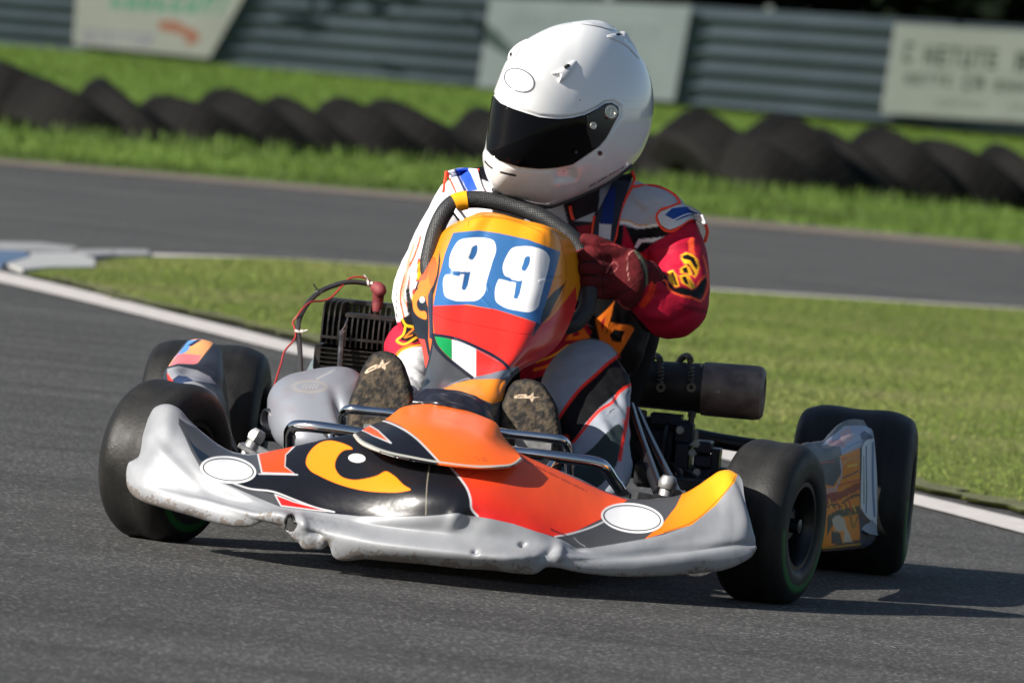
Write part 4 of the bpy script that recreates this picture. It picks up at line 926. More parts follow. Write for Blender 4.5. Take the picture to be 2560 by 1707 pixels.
# left sleeve, white with orange piping
B_.poly([(1090, 440), (1160, 430), (1230, 460), (1230, 560), (1140, 640), (1090, 800), (1040, 812), (985, 806), (960, 740), (1000, 640), (1060, 520)], (.80, .80, .82), smooth=False)
B_.stroke([(1106, 520), (1078, 560), (1068, 600), (1070, 630)], oran, 3.5); B_.stroke([(1090, 570), (1084, 620), (1060, 660), (1056, 690)], oran, 3)
B_.stroke([(1052, 592), (1036, 640), (1012, 690), (1001, 745), (1010, 793)], oran, 6); B_.stroke([(1036, 610), (1020, 660), (1014, 700), (1008, 740), (1026, 782)], (1., .3, .2), 7); B_.stroke([(1024, 690), (1022, 740), (1040, 772)], oran, 5)
B_.poly([(1044, 646), (1070, 655), (1062, 704), (1040, 704)], (.7, .02, .03), smooth=False); B_.poly([(1046, 652), (1062, 660), (1056, 700), (1042, 700)], yl, smooth=False); B_.poly([(1051, 664), (1062, 668), (1057, 684), (1050, 680)], nb, smooth=False)
B_.poly([(1030, 724), (1050, 716), (1052, 765), (1030, 770)], (.8, .05, .03), smooth=False); B_.poly([(1030, 736), (1044, 740), (1040, 764), (1030, 762)], yl, smooth=False)
B_.poly([(1014, 728), (1022, 700), (1026, 740), (1040, 776), (1036, 790), (1018, 782)], nb, smooth=False)
for k in range(5): B_.stroke([(991, 716+k*17), (993, 726+k*17)], nb, 3, smooth=False)
# lower left: thigh red, black patch with yellow line
B_.poly([(985, 806), (1040, 800), (1100, 790), (1110, 880), (1000, 890), (940, 900)], spink, smooth=False)
B_.poly([(1000, 800), (1030, 780), (1050, 800), (1052, 850), (1036, 858), (1000, 850), (1010, 826)], nb, smooth=False)
B_.stroke([(1005, 798), (1014, 812), (1036, 818)], yl, 5); B_.stroke([(1014, 812), (1008, 836), (992, 852), (1006, 860), (1040, 844)], yl, 5); B_.stroke([(1034, 822), (1012, 844), (1030, 838)], org, 3)
B_.poly([(1000, 866), (1080, 850), (1080, 862), (1000, 884)], (.28, .01, .02), smooth=False)
B_.poly([(990, 893), (1004, 878), (1030, 868), (1090, 862), (1090, 1100), (960, 1100)], (.74, .75, .77), smooth=False); B_.stroke([(992, 890), (1006, 876), (1030, 866), (1066, 860)], yl, 3.5); B_.stroke([(990, 884), (1004, 871), (1030, 861)], org, 3)
B_.stroke([(1024, 868), (1026, 940)], (.45, .46, .48), 1.2)
for k in range(12): B_.stroke([(1028+k*4, 931+(k % 2)), (1030+k*4, 932)], (.35, .35, .37), 1.4, smooth=False)
# near leg: pale cloth painted grey for shade, black band between two red lines
lg = Blob([(1355, 957), (1363, 930), (1386, 894), (1416, 868), (1455, 852), (1485, 850), (1520, 862), (1543, 886), (1553, 915), (1570, 940), (1577, 965), (1573, 1015), (1574, 1118), (1580, 1185), (1566, 1225), (1540, 1245), (1440, 1260), (1300, 1260), (1300, 1100), (1360, 1050), (1345, 990)], 0, 0)
lo = spline([(1340, 985), (1352, 957), (1362, 930), (1386, 893), (1416, 866), (1455, 850), (1485, 848), (1520, 860), (1545, 884), (1556, 913), (1574, 938), (1584, 965), (1584, 1250), (1300, 1290), (1300, 1060)], 90, closed=True)[:-1]
B_.poly(lo, (.31, .34, .39), smooth=False)
B_.poly([(1397, 1041), (1420, 1005), (1452, 968), (1492, 934), (1520, 908), (1547, 892), (1566, 920), (1582, 962), (1540, 985), (1500, 1018), (1460, 1062), (1432, 1106), (1408, 1110)], nb, smooth=False)
B_.stroke([(1396, 1046), (1420, 1010), (1452, 970), (1490, 936), (1520, 908), (1546, 889)], (.9, .035, .02), 8)
B_.stroke([(1580, 960), (1558, 972), (1545, 984), (1532, 1004), (1504, 1022), (1470, 1058), (1452, 1082), (1432, 1106)], (.9, .035, .02), 7)
B_.stroke([(1404, 1095), (1416, 1088), (1424, 1112), (1424, 1150)], (.8, .03, .02), 6)
B_.poly([(1490, 1110), (1520, 1078), (1548, 1060), (1562, 1080), (1552, 1130), (1530, 1180), (1480, 1225), (1420, 1225), (1440, 1160)], (.03, .045, .045))  # shadow on the lower leg, painted as a dark green patch
B_.stroke([(1572, 1020), (1566, 1060), (1556, 1110), (1550, 1150)], (.85, .03, .02), 8); B_.stroke([(1560, 1050), (1564, 1080)], (.9, .05, .03), 4)
B_.stroke([(1436, 905), (1470, 935), (1440, 950)], (.25, .27, .3), 1.2); B_.stroke([(1380, 960), (1420, 950), (1480, 905), (1500, 870)], (.28, .3, .33), 1.1)
B_.stroke([(1520, 1040), (1528, 1026), (1536, 1022)], nb, 1.6, smooth=False); B_.stroke([(1568, 985), (1574, 975)], nb, 2, smooth=False)
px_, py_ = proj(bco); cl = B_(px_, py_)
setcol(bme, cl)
M_suit = mat('race suit cloth', (1, 1, 1), .62, attr=True, bump=.35, bscale=420, bdist=.0006, var=.06, vscale=40, spec=.15)
bme.materials.clear(); bme.materials.append(M_suit)
bme.polygons.foreach_set('use_smooth', [True]*len(bme.polygons))
suit = bpy.data.objects.new('body', bme); COL.objects.link(suit); suit.parent = person; rel(suit)
bvh = BVHTree.FromPolygons([tuple(v) for v in bco.tolist()], [tuple(p.vertices) for p in bme.polygons])
def onbody(px, py, lift=.002, dflt=.55):
    px = np.atleast_1d(px).astype(float); sh = px.shape; pf, qf = px.ravel(), np.broadcast_to(py, sh).ravel(); out = np.empty(len(pf))
    for i in range(len(pf)):
        p = unp(pf[i], qf[i], 0.); d = Vector((p-C)).normalized(); h = bvh.ray_cast(Vector(C), d)
        out[i] = (h[0].y-lift) if h[0] is not None else np.nan
    if np.isnan(out).any():
        ok = ~np.isnan(out); out[~ok] = np.interp(np.where(~ok)[0], np.where(ok)[0], out[ok]) if ok.any() else dflt
    return out.reshape(sh)
def piping(pts, w, m, parent, name='piping', lift=.001, n=None):
    q = spline(pts, n or max(10, len(pts)*7)); y = onbody(q[:, 0], q[:, 1], lift)
    k = np.ones(5)/5; y = np.convolve(np.pad(y, 2, mode='edge'), k, 'valid')
    P = unp(q[:, 0], q[:, 1], y); mb = MB(); mb.tube(P, w*rpx(.55)/2, n=8); return mb
M_pip = mat('neon piping', (1., .07, .025), .5, spec=.4)
mp_ = MB()
for pts in ([(1580, 428), (1586, 445), (1578, 470), (1562, 500), (1550, 530), (1543, 565), (1539, 592), (1530, 612)],
            [(1487, 540), (1484, 560), (1481, 592)], [(1425, 515), (1430, 540), (1434, 550)],
            [(1582, 468), (1615, 464), (1640, 466), (1666, 476), (1690, 492), (1700, 508)],
            [(1700, 508), (1676, 518), (1652, 526), (1643, 540), (1650, 562), (1664, 576), (1682, 578), (1700, 566), (1724, 550), (1745, 546), (1760, 556), (1768, 575), (1762, 606)]):
    q = piping(pts, 8.5, None, None).build('piping', M_pip, suit)
for pts in ([(1116, 428), (1122, 440), (1136, 470), (1146, 490)], [(1116, 428), (1112, 455), (1108, 482)], [(1196, 424), (1194, 440), (1204, 470), (1212, 482)]):
    q = piping(pts, 7, None, None).build('piping', M_pip, suit)
# shoulder tab and harness straps lying on the suit
def strap(name, rows, paint, m, lift=.004, nu=60, nv=60):
    Gq = rows_pts(rows, nu, nv); y = onbody(Gq[..., 0], Gq[..., 1], lift)
    for _ in range(3):
        yp = np.pad(y, 1, mode='edge'); y = (yp[1:-1, 1:-1]*2+yp[:-2, 1:-1]+yp[2:, 1:-1]+yp[1:-1, :-2]+yp[1:-1, 2:])/6
    P = unp(Gq[..., 0], Gq[..., 1], y-.001)
    o = mesh(name, P.reshape(-1, 3), gridfaces(nv, nu), m, suit, col=paint(Gq[..., 0].ravel(), Gq[..., 1].ravel()))
    md = o.modifiers.new('thickness', 'SOLIDIFY'); md.thickness = .003; md.offset = 0; return o
tb = Paint((.55, .57, .60)); tb.poly([(1662, 538), (1680, 522), (1712, 518), (1750, 534), (1724, 540), (1690, 553)], (.02, .07, .30), smooth=False); tb.stroke([(1684, 551), (1720, 536), (1748, 536)], (.75, .75, .78), 3)
strap('shoulder_tab', [[(1652, 530), (1676, 520), (1702, 512), (1730, 520), (1758, 540)], [(1645, 542), (1676, 540), (1706, 534), (1736, 538), (1764, 556)], [(1652, 562), (1672, 574), (1700, 564), (1728, 548), (1762, 560)]], tb, M_suit)
hs = Paint((.03, .034, .05)); hs.poly([(1514, 470), (1540, 470), (1532, 560), (1500, 560)], navy, smooth=False); hs.poly([(1498, 560), (1529, 562), (1526, 600), (1496, 594)], (.62, .6, .62), smooth=False)
strap('harness_strap', [[(1540, 440), (1584, 432)], [(1520, 480), (1560, 500)], [(1492, 540), (1544, 560)], [(1482, 596), (1532, 612)]], hs, M_suit, nu=40)
hl = Paint((.76, .76, .79)); hl.poly([(1140, 424), (1170, 420), (1195, 476), (1170, 480)], (.03, .10, .55), smooth=False); hl.poly([(1135, 426), (1140, 424), (1168, 480), (1160, 480)], (.02, .03, .12), smooth=False)
strap('harness_strap', [[(1118, 430), (1150, 422), (1194, 424)], [(1134, 462), (1165, 455), (1204, 462)], [(1146, 492), (1176, 484), (1216, 486)]], hl, M_suit, nu=40)
# ------------------------------------------------------------------ gloves
M_glove = mat('red suede glove', (.15, .012, .013), .85, bump=.6, bscale=260, bdist=.0012, var=.22, vscale=55, spec=.25, attr=True)
def hand(name, flip=False):
    f = (lambda x: 2712-x) if flip else (lambda x: x); dy = 22 if flip else 0
    X = lambda p: (f(p[0]), p[1]+dy, p[2], p[3])
    ol = [(1492, 614), (1522, 611), (1554, 623), (1586, 622), (1604, 637), (1620, 671), (1622, 703), (1612, 735), (1592, 760), (1570, 776), (1551, 768), (1538, 750), (1508, 748), (1490, 700), (1486, 650)]
    ps = [blob_mb(Blob([(f(a), b+dy) for a, b in ol], .445, .036, k=2.8))]
    for k, (y0, x1, r, dd) in enumerate(((638, 1452, 20, 0), (671, 1446, 20.5, -.004), (703, 1449, 19, 0), (731, 1462, 17, .006))):
        ps.append(T(X((1528, y0, .432+dd, r+2)), X((1494, y0-1, .408+dd, r+1)), X((1468, y0+1, .400+dd, r)), X((x1, y0+3, .418+dd, r-1)), X((x1+2, y0+4, .448, r-3)), X((x1+26, y0+5, .463, r-5)), n=14, sm=24))
    ps.append(T(X((1550, 640, .43, 26)), X((1512, 620, .415, 22)), X((1484, 606, .405, 19)), X((1462, 598, .402, 15)), n=14, sm=20))
    ps.append(T(X((1575, 700, .45, 52)), X((1606, 705, .465, 58)), n=20, sm=6))
    me = fuse(ps, .0022, 3, name); co, no = meshco(me)
    me.vertices.foreach_set('co', (co+no*(vnoise(co, 60, 2, 3)*.0035)[:, None]).ravel()); me.update()
    px, py = proj(co); g = Paint((.105, .009, .012), aa=1.5)
    if not flip:
        for a in ([(1486, 622), (1500, 640), (1508, 660), (1506, 700), (1510, 740)], [(1508, 660), (1520, 640), (1532, 626)], [(1508, 690), (1524, 700), (1536, 708)], [(1574, 640), (1570, 668), (1572, 700)], [(1540, 735), (1580, 720), (1600, 700)]): g.stroke(a, (.02, .004, .005), 2.4)
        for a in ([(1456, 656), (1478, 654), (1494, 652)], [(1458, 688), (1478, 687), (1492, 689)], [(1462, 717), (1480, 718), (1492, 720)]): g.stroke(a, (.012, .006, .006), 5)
        g.stroke([(1516, 682), (1522, 668), (1536, 655), (1544, 662), (1540, 674), (1526, 684)], (.42, .12, .12), 2.2); g.stroke([(1572, 700), (1568, 660), (1574, 632), (1588, 624)], (.5, .22, .2), 2)
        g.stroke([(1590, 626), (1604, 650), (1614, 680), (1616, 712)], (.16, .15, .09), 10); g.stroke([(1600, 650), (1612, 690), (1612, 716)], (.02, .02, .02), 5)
        g.stroke([(1544, 752), (1556, 766), (1572, 774)], (.42, .1, .09), 6); g.stroke([(1500, 612), (1530, 610), (1556, 620)], (.45, .04, .04), 3)
    setcol(me, g(px, py)); me.materials.clear(); me.materials.append(M_glove); me.polygons.foreach_set('use_smooth', [True]*len(me.polygons))
    o = bpy.data.objects.new('glove', me); COL.objects.link(o); o.parent = person; rel(o); return o
hand('glove'); hand('glove', True)
# ------------------------------------------------------------------ boots, soles to the camera
M_sole = mat('muddy sole', (.10, .082, .06), .9, attr=True, bump=1., bscale=180, bdist=.0025, spec=.2)
M_boot = mat('black boot', (.018, .018, .022), .55, var=.2, vscale=40)
def star(cx, cy, s, ang, q):
    def L(x, y): c_, s_ = math.cos(math.radians(ang)), math.sin(math.radians(ang)); return (cx+s*(x*c_-y*s_), cy+s*(x*s_+y*c_))
    q.poly([L(*p) for p in ((-1.56, .69), (-1.3, .38), (-.94, .12), (-.31, -.19), (.12, -.12), (.46, -.81), (.69, -.25), (1.5, -.65), (.81, -.12), (.78, .44), (.31, .12), (-.06, .25), (-.56, .44), (-1.31, .81), (-1.5, .82))], (.72, .55, .40), smooth=False)
    q.stroke([L(-1.15, .5), L(-.8, .32), L(-.45, .2)], (.07, .055, .04), s*.13)
def boot(ol, st, seed, slope, cx):
    b = Blob(ol, .035, .026, k=5.5, yslope=(0, slope), nt=460, ns=300)
    q = Paint((.115, .094, .068), aa=1.2); 
    def mud(px, py, out):
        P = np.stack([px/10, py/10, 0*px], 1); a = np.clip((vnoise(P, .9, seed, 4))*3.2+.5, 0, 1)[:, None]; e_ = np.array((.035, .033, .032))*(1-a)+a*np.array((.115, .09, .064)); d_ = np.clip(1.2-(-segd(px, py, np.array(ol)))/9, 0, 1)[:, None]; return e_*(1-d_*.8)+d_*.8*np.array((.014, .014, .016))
    q.fn(mud); star(*st, q)
    o = b.build('boot', M_sole, person, q, disp=lambda P: (vnoise(P, 70, seed+3, 3)*.0028+vnoise(P*np.array([3, 1, .8]), 26, seed+5, 2)*.002)*(P[:, 1] < b.mid(0*P[:, 0], proj(P)[1])))
    rel(o)
    c = np.array(ol).mean(0); ups = [(c[0]+(p[0]-c[0])*.94+cx*.2, c[1]+(p[1]-c[1])*.96) for p in ol]
    ps = [blob_mb(Blob(ups, .095, .055, k=3, yslope=(0, slope))), T((c[0]+cx*.4, c[1]-10, .12, 52), (c[0]+cx, c[1]-30, .2, 50), n=16, sm=8)]
    me = fuse(ps, .005, 4, 'boot_upper'); me.materials.append(M_boot); me.polygons.foreach_set('use_smooth', [True]*len(me.polygons))
    u = bpy.data.objects.new('boot_upper', me); COL.objects.link(u); u.parent = o
boot([(960, 877), (983, 883), (1003, 901), (1016, 934), (1026, 965), (1032, 1000), (1034, 1060), (1030, 1150), (1005, 1230), (940, 1250), (890, 1220), (868, 1150), (866, 1067), (870, 1029), (876, 995), (888, 965), (898, 937), (914, 906), (934, 883)], (945.7, 915, 22, 0), 12, .00006, 40)
boot([(1309, 948), (1335, 950), (1358, 962), (1375, 985), (1388, 1008), (1397, 1041), (1401, 1074), (1403, 1120), (1398, 1200), (1370, 1260), (1300, 1260), (1256, 1200), (1244, 1110), (1246, 1046), (1252, 1016), (1262, 993), (1272, 970), (1286, 953)], (1319, 991, 20, 24), 19, .00006, 12)
# ------------------------------------------------------------------ helmet
hb = Blob([(1206, 392), (1210, 365), (1216, 330), (1222, 290), (1232, 238), (1246, 199), (1266, 153), (1290, 124), (1316, 100), (1350, 80), (1382, 66), (1432, 55), (1468, 52), (1512, 61), (1545, 80), (1581, 115), (1614, 163), (1631, 219), (1634, 262), (1628, 319), (1614, 362), (1598, 392), (1578, 415), (1531, 451), (1465, 484), (1415, 504), (1366, 518), (1340, 514), (1290, 500), (1255, 487), (1233, 471), (1216, 440), (1208, 411)], .55, .135, centre=(1425, 290), k=2.15, yslope=(.00055, .0), nt=760, ns=400)
H_ = Paint((.90, .90, .89), aa=1.6)
vis = [(1231, 240), (1224, 285), (1216, 345), (1216, 374), (1226, 386), (1249, 402), (1299, 417), (1349, 422), (1399, 419), (1432, 411), (1465, 389), (1498, 366), (1515, 346), (1531, 316), (1547, 286), (1546, 269), (1531, 259), (1515, 261), (1498, 273), (1465, 289), (1432, 297), (1399, 300), (1349, 295), (1316, 285), (1283, 274), (1249, 259), (1238, 248)]
H_.poly(vis, (.01, .01, .012), smooth=False); H_.stroke(vis+[vis[0]], (.015, .015, .018), 4, smooth=False)
H_.stroke([(1252, 431), (1268, 435), (1288, 439)], (.01, .01, .01), 5.5); H_.stroke([(1213, 404), (1220, 413), (1230, 421)], (.01, .01, .01), 4.5)
H_.ell(1500, 383.5, 6.5, 6.5, 0, (.2, .17, .15)); H_.ell(1500, 384, 4.8, 4.8, 0, (.10, .012, .01))
oc = lambda a: (1299+39*math.cos(a)*math.cos(.45)-27*math.sin(a)*math.sin(.45), 202+39*math.cos(a)*math.sin(.45)+27*math.sin(a)*math.cos(.45))
H_.stroke([oc(a) for a in np.linspace(-.1, 5.7, 40)], (.03, .035, .045), 3.4, smooth=False); H_.stroke([oc(a) for a in np.linspace(-.5, .9, 12)], (.12, .125, .15), 5, smooth=False)
rr_ = random.Random(9)
for k in range(30):
    t = k/30; x, y = 1473+t*87, 469-t*50
    if k % 10 != 6: H_.stroke([(x, y), (x+1.5+rr_.random(), y-3.5-2*rr_.random())], (.06, .05, .05), 1.6, smooth=False)
H_.fn(lambda px, py, out: out*(1-.22*np.clip((vnoise(np.stack([px/30, py/12, 0*px], 1), 1., 4, 4)-.12)*5, 0, 1)*np.exp(-((py-262)/16)**2)*(px > 1555))[:, None])
for (x, y) in ((1265, 504), (1330, 105), (1450, 250), (1415, 433)): H_.ell(x, y, 1.8, 1.8, 0, (.15, .15, .15))
def hdisp(P):
    px, py = proj(P); g = lambda cx, cy, sx, sy, a, an=0.: a*np.exp(-(((px-cx)*math.cos(an)+(py-cy)*math.sin(an))/sx)**4-((-(px-cx)*math.sin(an)+(py-cy)*math.cos(an))/sy)**4)
    fr = P[:, 1] < .62
    d = g(1413, 438, 28, 17, -.006, -.1)+g(1299, 202, 38, 26, .0018, .45)
    vd = segd(px, py, np.array(vis)); d = d-.0035*np.clip(.5-vd/3, 0, 1)-.002*np.exp(-((vd-5)/4)**2)
    return d*fr
M_shell = mat('white gloss helmet shell', (1, 1, 1), .16, attr=True, coat=.6, bump=.03, bscale=12)
helmet = hb.build('helmet', M_shell, person, H_, hdisp); rel(helmet)
hd = lambda off: (lambda px, py: hb.depth(px, py)-off)
M_vis = mat('dark visor', (.004, .004, .005), .09, spec=.12)
vrows = [[(1231, 241), (1249, 260), (1283, 275), (1316, 286), (1349, 296), (1399, 301), (1432, 298), (1465, 290), (1478, 286)],
         [(1225, 280), (1245, 300), (1280, 312), (1316, 320), (1349, 326), (1399, 330), (1440, 327), (1470, 320), (1484, 316)],
         [(1219, 330), (1240, 348), (1276, 360), (1316, 368), (1349, 373), (1399, 373), (1440, 366), (1475, 350), (1492, 340)],
         [(1216, 368), (1228, 385), (1255, 402), (1299, 416), (1349, 421), (1399, 418), (1432, 410), (1465, 388), (1490, 371)]]
visor = loft('visor', vrows, 120, 60, M_vis, helmet, depth=lambda px, py: hb.depth(px, py)-.0045, solid=.0025, offs=-1)
prow = [[(1470, 290), (1484, 282), (1500, 272), (1516, 261), (1531, 259)], [(1468, 325), (1490, 312), (1515, 295), (1535, 275), (1546, 268)], [(1480, 372), (1499, 362), (1517, 342), (1532, 314), (1547, 286)]]
loft('visor_hinge', prow, 60, 50, mat('hinge plastic', (.012, .012, .014), .3), helmet, depth=lambda px, py: hb.depth(px, py)-.0062, solid=.003, offs=-1)
def stud(px, py, r, h, m, parent, name, lift=.009, slot=True, tilt=(.55, -1, .12)):
    mb = MB(); n = Vector(tilt).normalized(); R = n.to_track_quat('Z', 'Y').to_matrix(); c = unp(px, py, float(hb.depth(px, py))-lift); r = r*rpx(.45)
    mb.lathe([(-.004, r), (h*.7, r), (h, r*.88), (h, r*.6), (h*.7, r*.55), (h*.7, .0005)], (0, 0, 0), 'z', 28)
    if slot: mb.box((0, 0, h*.72), (r*.16, r*1.0, .001), bev=.1)
    V = np.array(mb.V)@np.array(R).T+c; mb.V = [tuple(v) for v in V]; o = mb.build(name, m, parent); return o
M_nick = mat('nickel screw', (.5, .48, .43), .32, metal=.9, var=.1)
stud(1526, 281, 18, .004, M_nick, helmet, 'visor_screw'); stud(1482, 315, 9.5, .004, M_nick, helmet, 'visor_screw')
stud(1439, 381, 4.5, .003, mat('black stud', (.02, .02, .02), .15), helmet, 'visor_stud', slot=False)
sb = Blob([(1488, 328), (1496, 324), (1502, 332), (1502, 338), (1494, 337)], 0, 0)
def relief(name, ol, h, m, parent, c=None, base=.001, steps=((1, 0), (.86, .75), (.6, 1.), (.02, 1.))):
    O = spline(ol, 60, closed=True, sharp=False)[:-1, :2]; c = np.array(c if c is not None else O.mean(0)); V = []
    for s, k in steps:
        q = c+(O-c)*s; V.append(unp(q[:, 0], q[:, 1], hb.depth(q[:, 0], q[:, 1])+base-h*k))
    o = mesh(name, np.vstack(V), gridfaces(len(steps), len(O), True), m, parent); return o
M_vent = mat('white vent plastic', (.80, .80, .80), .25); M_hole = mat('vent hole', (.015, .015, .015), .8)
v1 = relief('vent', [(1376, 185), (1390, 180), (1400, 175), (1415, 163), (1436, 150), (1442, 151), (1438, 166), (1424, 187), (1410, 202), (1397, 208), (1400, 194), (1394, 184)], .0065, M_vent, helmet, c=(1408, 182))
relief('vent_hole', [(1409, 170), (1414, 163), (1424, 160), (1426, 164), (1418, 171), (1411, 173)], .0078, M_hole, v1, c=(1418, 166), base=0)
v2 = relief('vent', [(1515, 90), (1535, 83), (1565, 81), (1576, 99), (1592, 124), (1602, 152), (1588, 138), (1572, 122), (1552, 108), (1530, 99)], .0065, M_vent, helmet, c=(1558, 100))
relief('vent_hole', [(1538, 86), (1550, 83), (1556, 86), (1546, 90)], .0076, M_hole, v2, c=(1547, 86.5), base=0)
v3 = relief('vent', [(1270, 152), (1272, 134), (1282, 120), (1300, 106), (1318, 98), (1302, 120), (1288, 142)], .0065, M_vent, helmet, c=(1288, 126))
relief('vent_hole', [(1273, 136), (1278, 130), (1280, 137), (1276, 144)], .0076, M_hole, v3, c=(1277, 137), base=0)
relief('vent', [(1430, 57), (1470, 51), (1512, 56), (1545, 78), (1510, 70), (1465, 62)], .006, M_vent, helmet, c=(1480, 60))
relief('visor_tab', [(1487, 329), (1494, 325), (1502, 331), (1503, 338), (1495, 338)], .0065, M_vent, helmet, c=(1496, 332))
mb = MB(); q = spline([(1233, 474), (1262, 492), (1300, 505), (1345, 516), (1366, 518), (1415, 504), (1465, 484), (1531, 450), (1578, 414)], 60)
mb.tube(unp(q[:, 0], q[:, 1], hb.depth(q[:, 0]*.995+1425*.005, q[:, 1]*.985+290*.015)+.004), .0035, n=8); mb.build('edge_trim', mat('rubber trim', (.03, .03, .032), .6), helmet)
# ------------------------------------------------------------------ steering wheel (part of the kart)
wp = [(1082, 604, .400), (1096, 560, .412), (1112, 530, .42), (1130, 511, .428), (1152, 502, .432), (1195, 499, .438), (1248, 506, .44), (1301, 520, .438), (1353, 542, .432), (1390, 565, .428), (1425, 592, .424), (1452, 625, .420), (1466, 680, .41), (1472, 740, .40), (1455, 790, .385), (1410, 815, .37), (1300, 800, .36), (1180, 770, .355), (1100, 730, .36), (1072, 670, .385)]
Pw = np.array([unp(*p) for p in wp]); Pw = spline3(Pw, 160, closed=True)
M_grip = bpy.data.materials.new('perforated grip'); M_grip.use_nodes = True; n_ = M_grip.node_tree; b_ = n_.nodes['Principled BSDF']
b_.inputs['Base Color'].default_value = (.022, .023, .025, 1); b_.inputs['Roughness'].default_value = .5
tc_ = n_.nodes.new('ShaderNodeTexCoord'); vo_ = n_.nodes.new('ShaderNodeTexVoronoi'); vo_.inputs['Scale'].default_value = 330; vo_.inputs['Randomness'].default_value = .15; n_.links.new(tc_.outputs['Object'], vo_.inputs[0])
bp_ = n_.nodes.new('ShaderNodeBump'); bp_.inputs['Strength'].default_value = .9; bp_.inputs['Distance'].default_value = .001; n_.links.new(vo_.outputs['Distance'], bp_.inputs['Height']); n_.links.new(bp_.outputs[0], b_.inputs['Normal'])
mb = MB(); mb.tube(Pw, .0145, n=20, closed=True); sw = mb.build('steering_wheel', M_grip, kart)
mb = MB(); mb.tube([unp(*p) for p in ((1134, 510, .4285), (1146, 505, .431), (1158, 502, .433), (1168, 500.5, .434))], .0158, n=20, smooth=8); mb.build('grip_marker', mat('yellow tape', (1., .42, .01), .45), sw)
mb = MB()
for a, b_2 in (((1130, 515, .428), (1268, 690, .36)), ((1300, 800, .36), (1268, 690, .36)), ((1452, 640, .42), (1268, 690, .36))): mb.tube([unp(*a), unp(*b_2)], .008, n=8)
mb.tube([unp(1268, 690, .36), unp(1205, 930, .14)], .011, n=12); mb.build('steering_column', M_frame, kart)
# ================================================================== SIDE PODS, ENGINE, EXHAUST, TUBES
def pbox(mb, x0, y0, x1, y1, d0, d1, bev=.12, rot=None):
    a = unp((x0+x1)/2, (y0+y1)/2, (d0+d1)/2); k = rpx((d0+d1)/2)
    return mb.box(a, ((x1-x0)*k, d1-d0, (y1-y0)*k), bev=bev, rot=rot)
M_pod = mat('pod plastic', (1, 1, 1), .42, attr=True, bump=.06, bscale=20, bdist=.003, spec=.12)
# right pod of the picture
R_ = [[(1985, 1200, .20), (2010, 1240, .35), (2060, 1260, .6), (2110, 1270, .86)],
      [(1978, 1140, .20), (2002, 1119, .26), (2025, 1116, .34), (2051, 1113, .44), (2070, 1096, .54), (2093, 1076, .65), (2120, 1067, .76), (2146, 1066, .86)],
      [(1990, 1135, .19), (2018, 1122, .25), (2050, 1120, .34), (2080, 1112, .44), (2096, 1092, .56), (2118, 1074, .68), (2145, 1066, .78), (2168, 1070, .86)],
      [(1992, 1165, .19), (2030, 1158, .25), (2070, 1150, .35), (2101, 1141, .45), (2128, 1122, .58), (2150, 1104, .70), (2172, 1090, .80), (2182, 1092, .87)],
      [(1994, 1235, .19), (2040, 1242, .25), (2085, 1240, .38), (2120, 1232, .52), (2150, 1222, .66), (2176, 1212, .80), (2190, 1214, .88)],
      [(1994, 1340, .20), (2040, 1366, .27), (2090, 1367, .4), (2120, 1364, .55), (2144, 1362, .70), (2172, 1356, .82), (2186, 1346, .88)],
      [(1990, 1330, .23), (2030, 1350, .34), (2080, 1352, .5), (2130, 1345, .75), (2150, 1335, .86)]]
Pq = Paint((.08, .05, .04), aa=1.4)
def z3(*p): return [(1500+a/2.4125, 850+b/2.4125) for a, b in p]
Pq.poly(z3((1000, 500), (1700, 480), (1700, 760), (1350, 920), (1340, 700)), (.05, .055, .07), smooth=False)
Pq.poly(z3((1230, 645), (1440, 620), (1450, 700), (1310, 745), (1200, 760)), (.11, .115, .13), smooth=False)
Pq.poly(z3((1330, 640), (1470, 520), (1640, 520), (1665, 600), (1455, 700), (1440, 625)), (.34, .38, .50), smooth=False)
Pq.poly(z3((1440, 560), (1500, 525), (1530, 590), (1460, 640)), (.55, .38, .38), smooth=False); Pq.poly(z3((1370, 610), (1450, 600), (1480, 650), (1380, 640)), (.50, .28, .30), smooth=False)
Pq.poly(z3((1560, 570), (1590, 550), (1640, 580), (1600, 610), (1570, 600)), (.02, .05, .16), smooth=False); Pq.stroke(z3((1460, 670), (1540, 620), (1650, 600)), (.10, .25, .5), 4)
Pq.poly(z3((1350, 840), (1440, 700), (1560, 650), (1560, 1200), (1330, 1250)), (.78, .24, .012), smooth=False)
Pq.poly(z3((1350, 920), (1440, 915), (1560, 850), (1560, 900), (1440, 960), (1350, 1000)), (.30, .035, .02), smooth=False)
Pq.stroke(z3((1310, 740), (1450, 720), (1480, 705)), (.6, .03, .05), 2.4); Pq.stroke(z3((1425, 880), (1440, 790), (1480, 730), (1545, 710)), (.55, .35, .25), 2.6); Pq.stroke(z3((1425, 880), (1560, 840)), (.5, .04, .04), 4)
Pq.poly(z3((1440, 700), (1450, 800), (1400, 880), (1350, 870), (1345, 790)), (.06, .08, .10), smooth=False); Pq.stroke(z3((1445, 720), (1448, 820), (1410, 900)), (.35, .40, .5), 3)
Pq.poly(z3((1350, 890), (1412, 885), (1430, 912), (1352, 928)), (.62, .30, .25), smooth=False)
Pq.poly(z3((1365, 1060), (1430, 1020), (1560, 1000), (1560, 1040), (1460, 1060), (1400, 1110), (1365, 1180)), (.06, .055, .035), smooth=False)
Pq.poly(z3((1395, 1080), (1430, 1055), (1470, 1090), (1460, 1150), (1420, 1150), (1400, 1110)), (.55, .47, .36)); Pq.poly(z3((1470, 1110), (1500, 1170), (1515, 1215), (1460, 1215)), (.58, .50, .38), smooth=False)
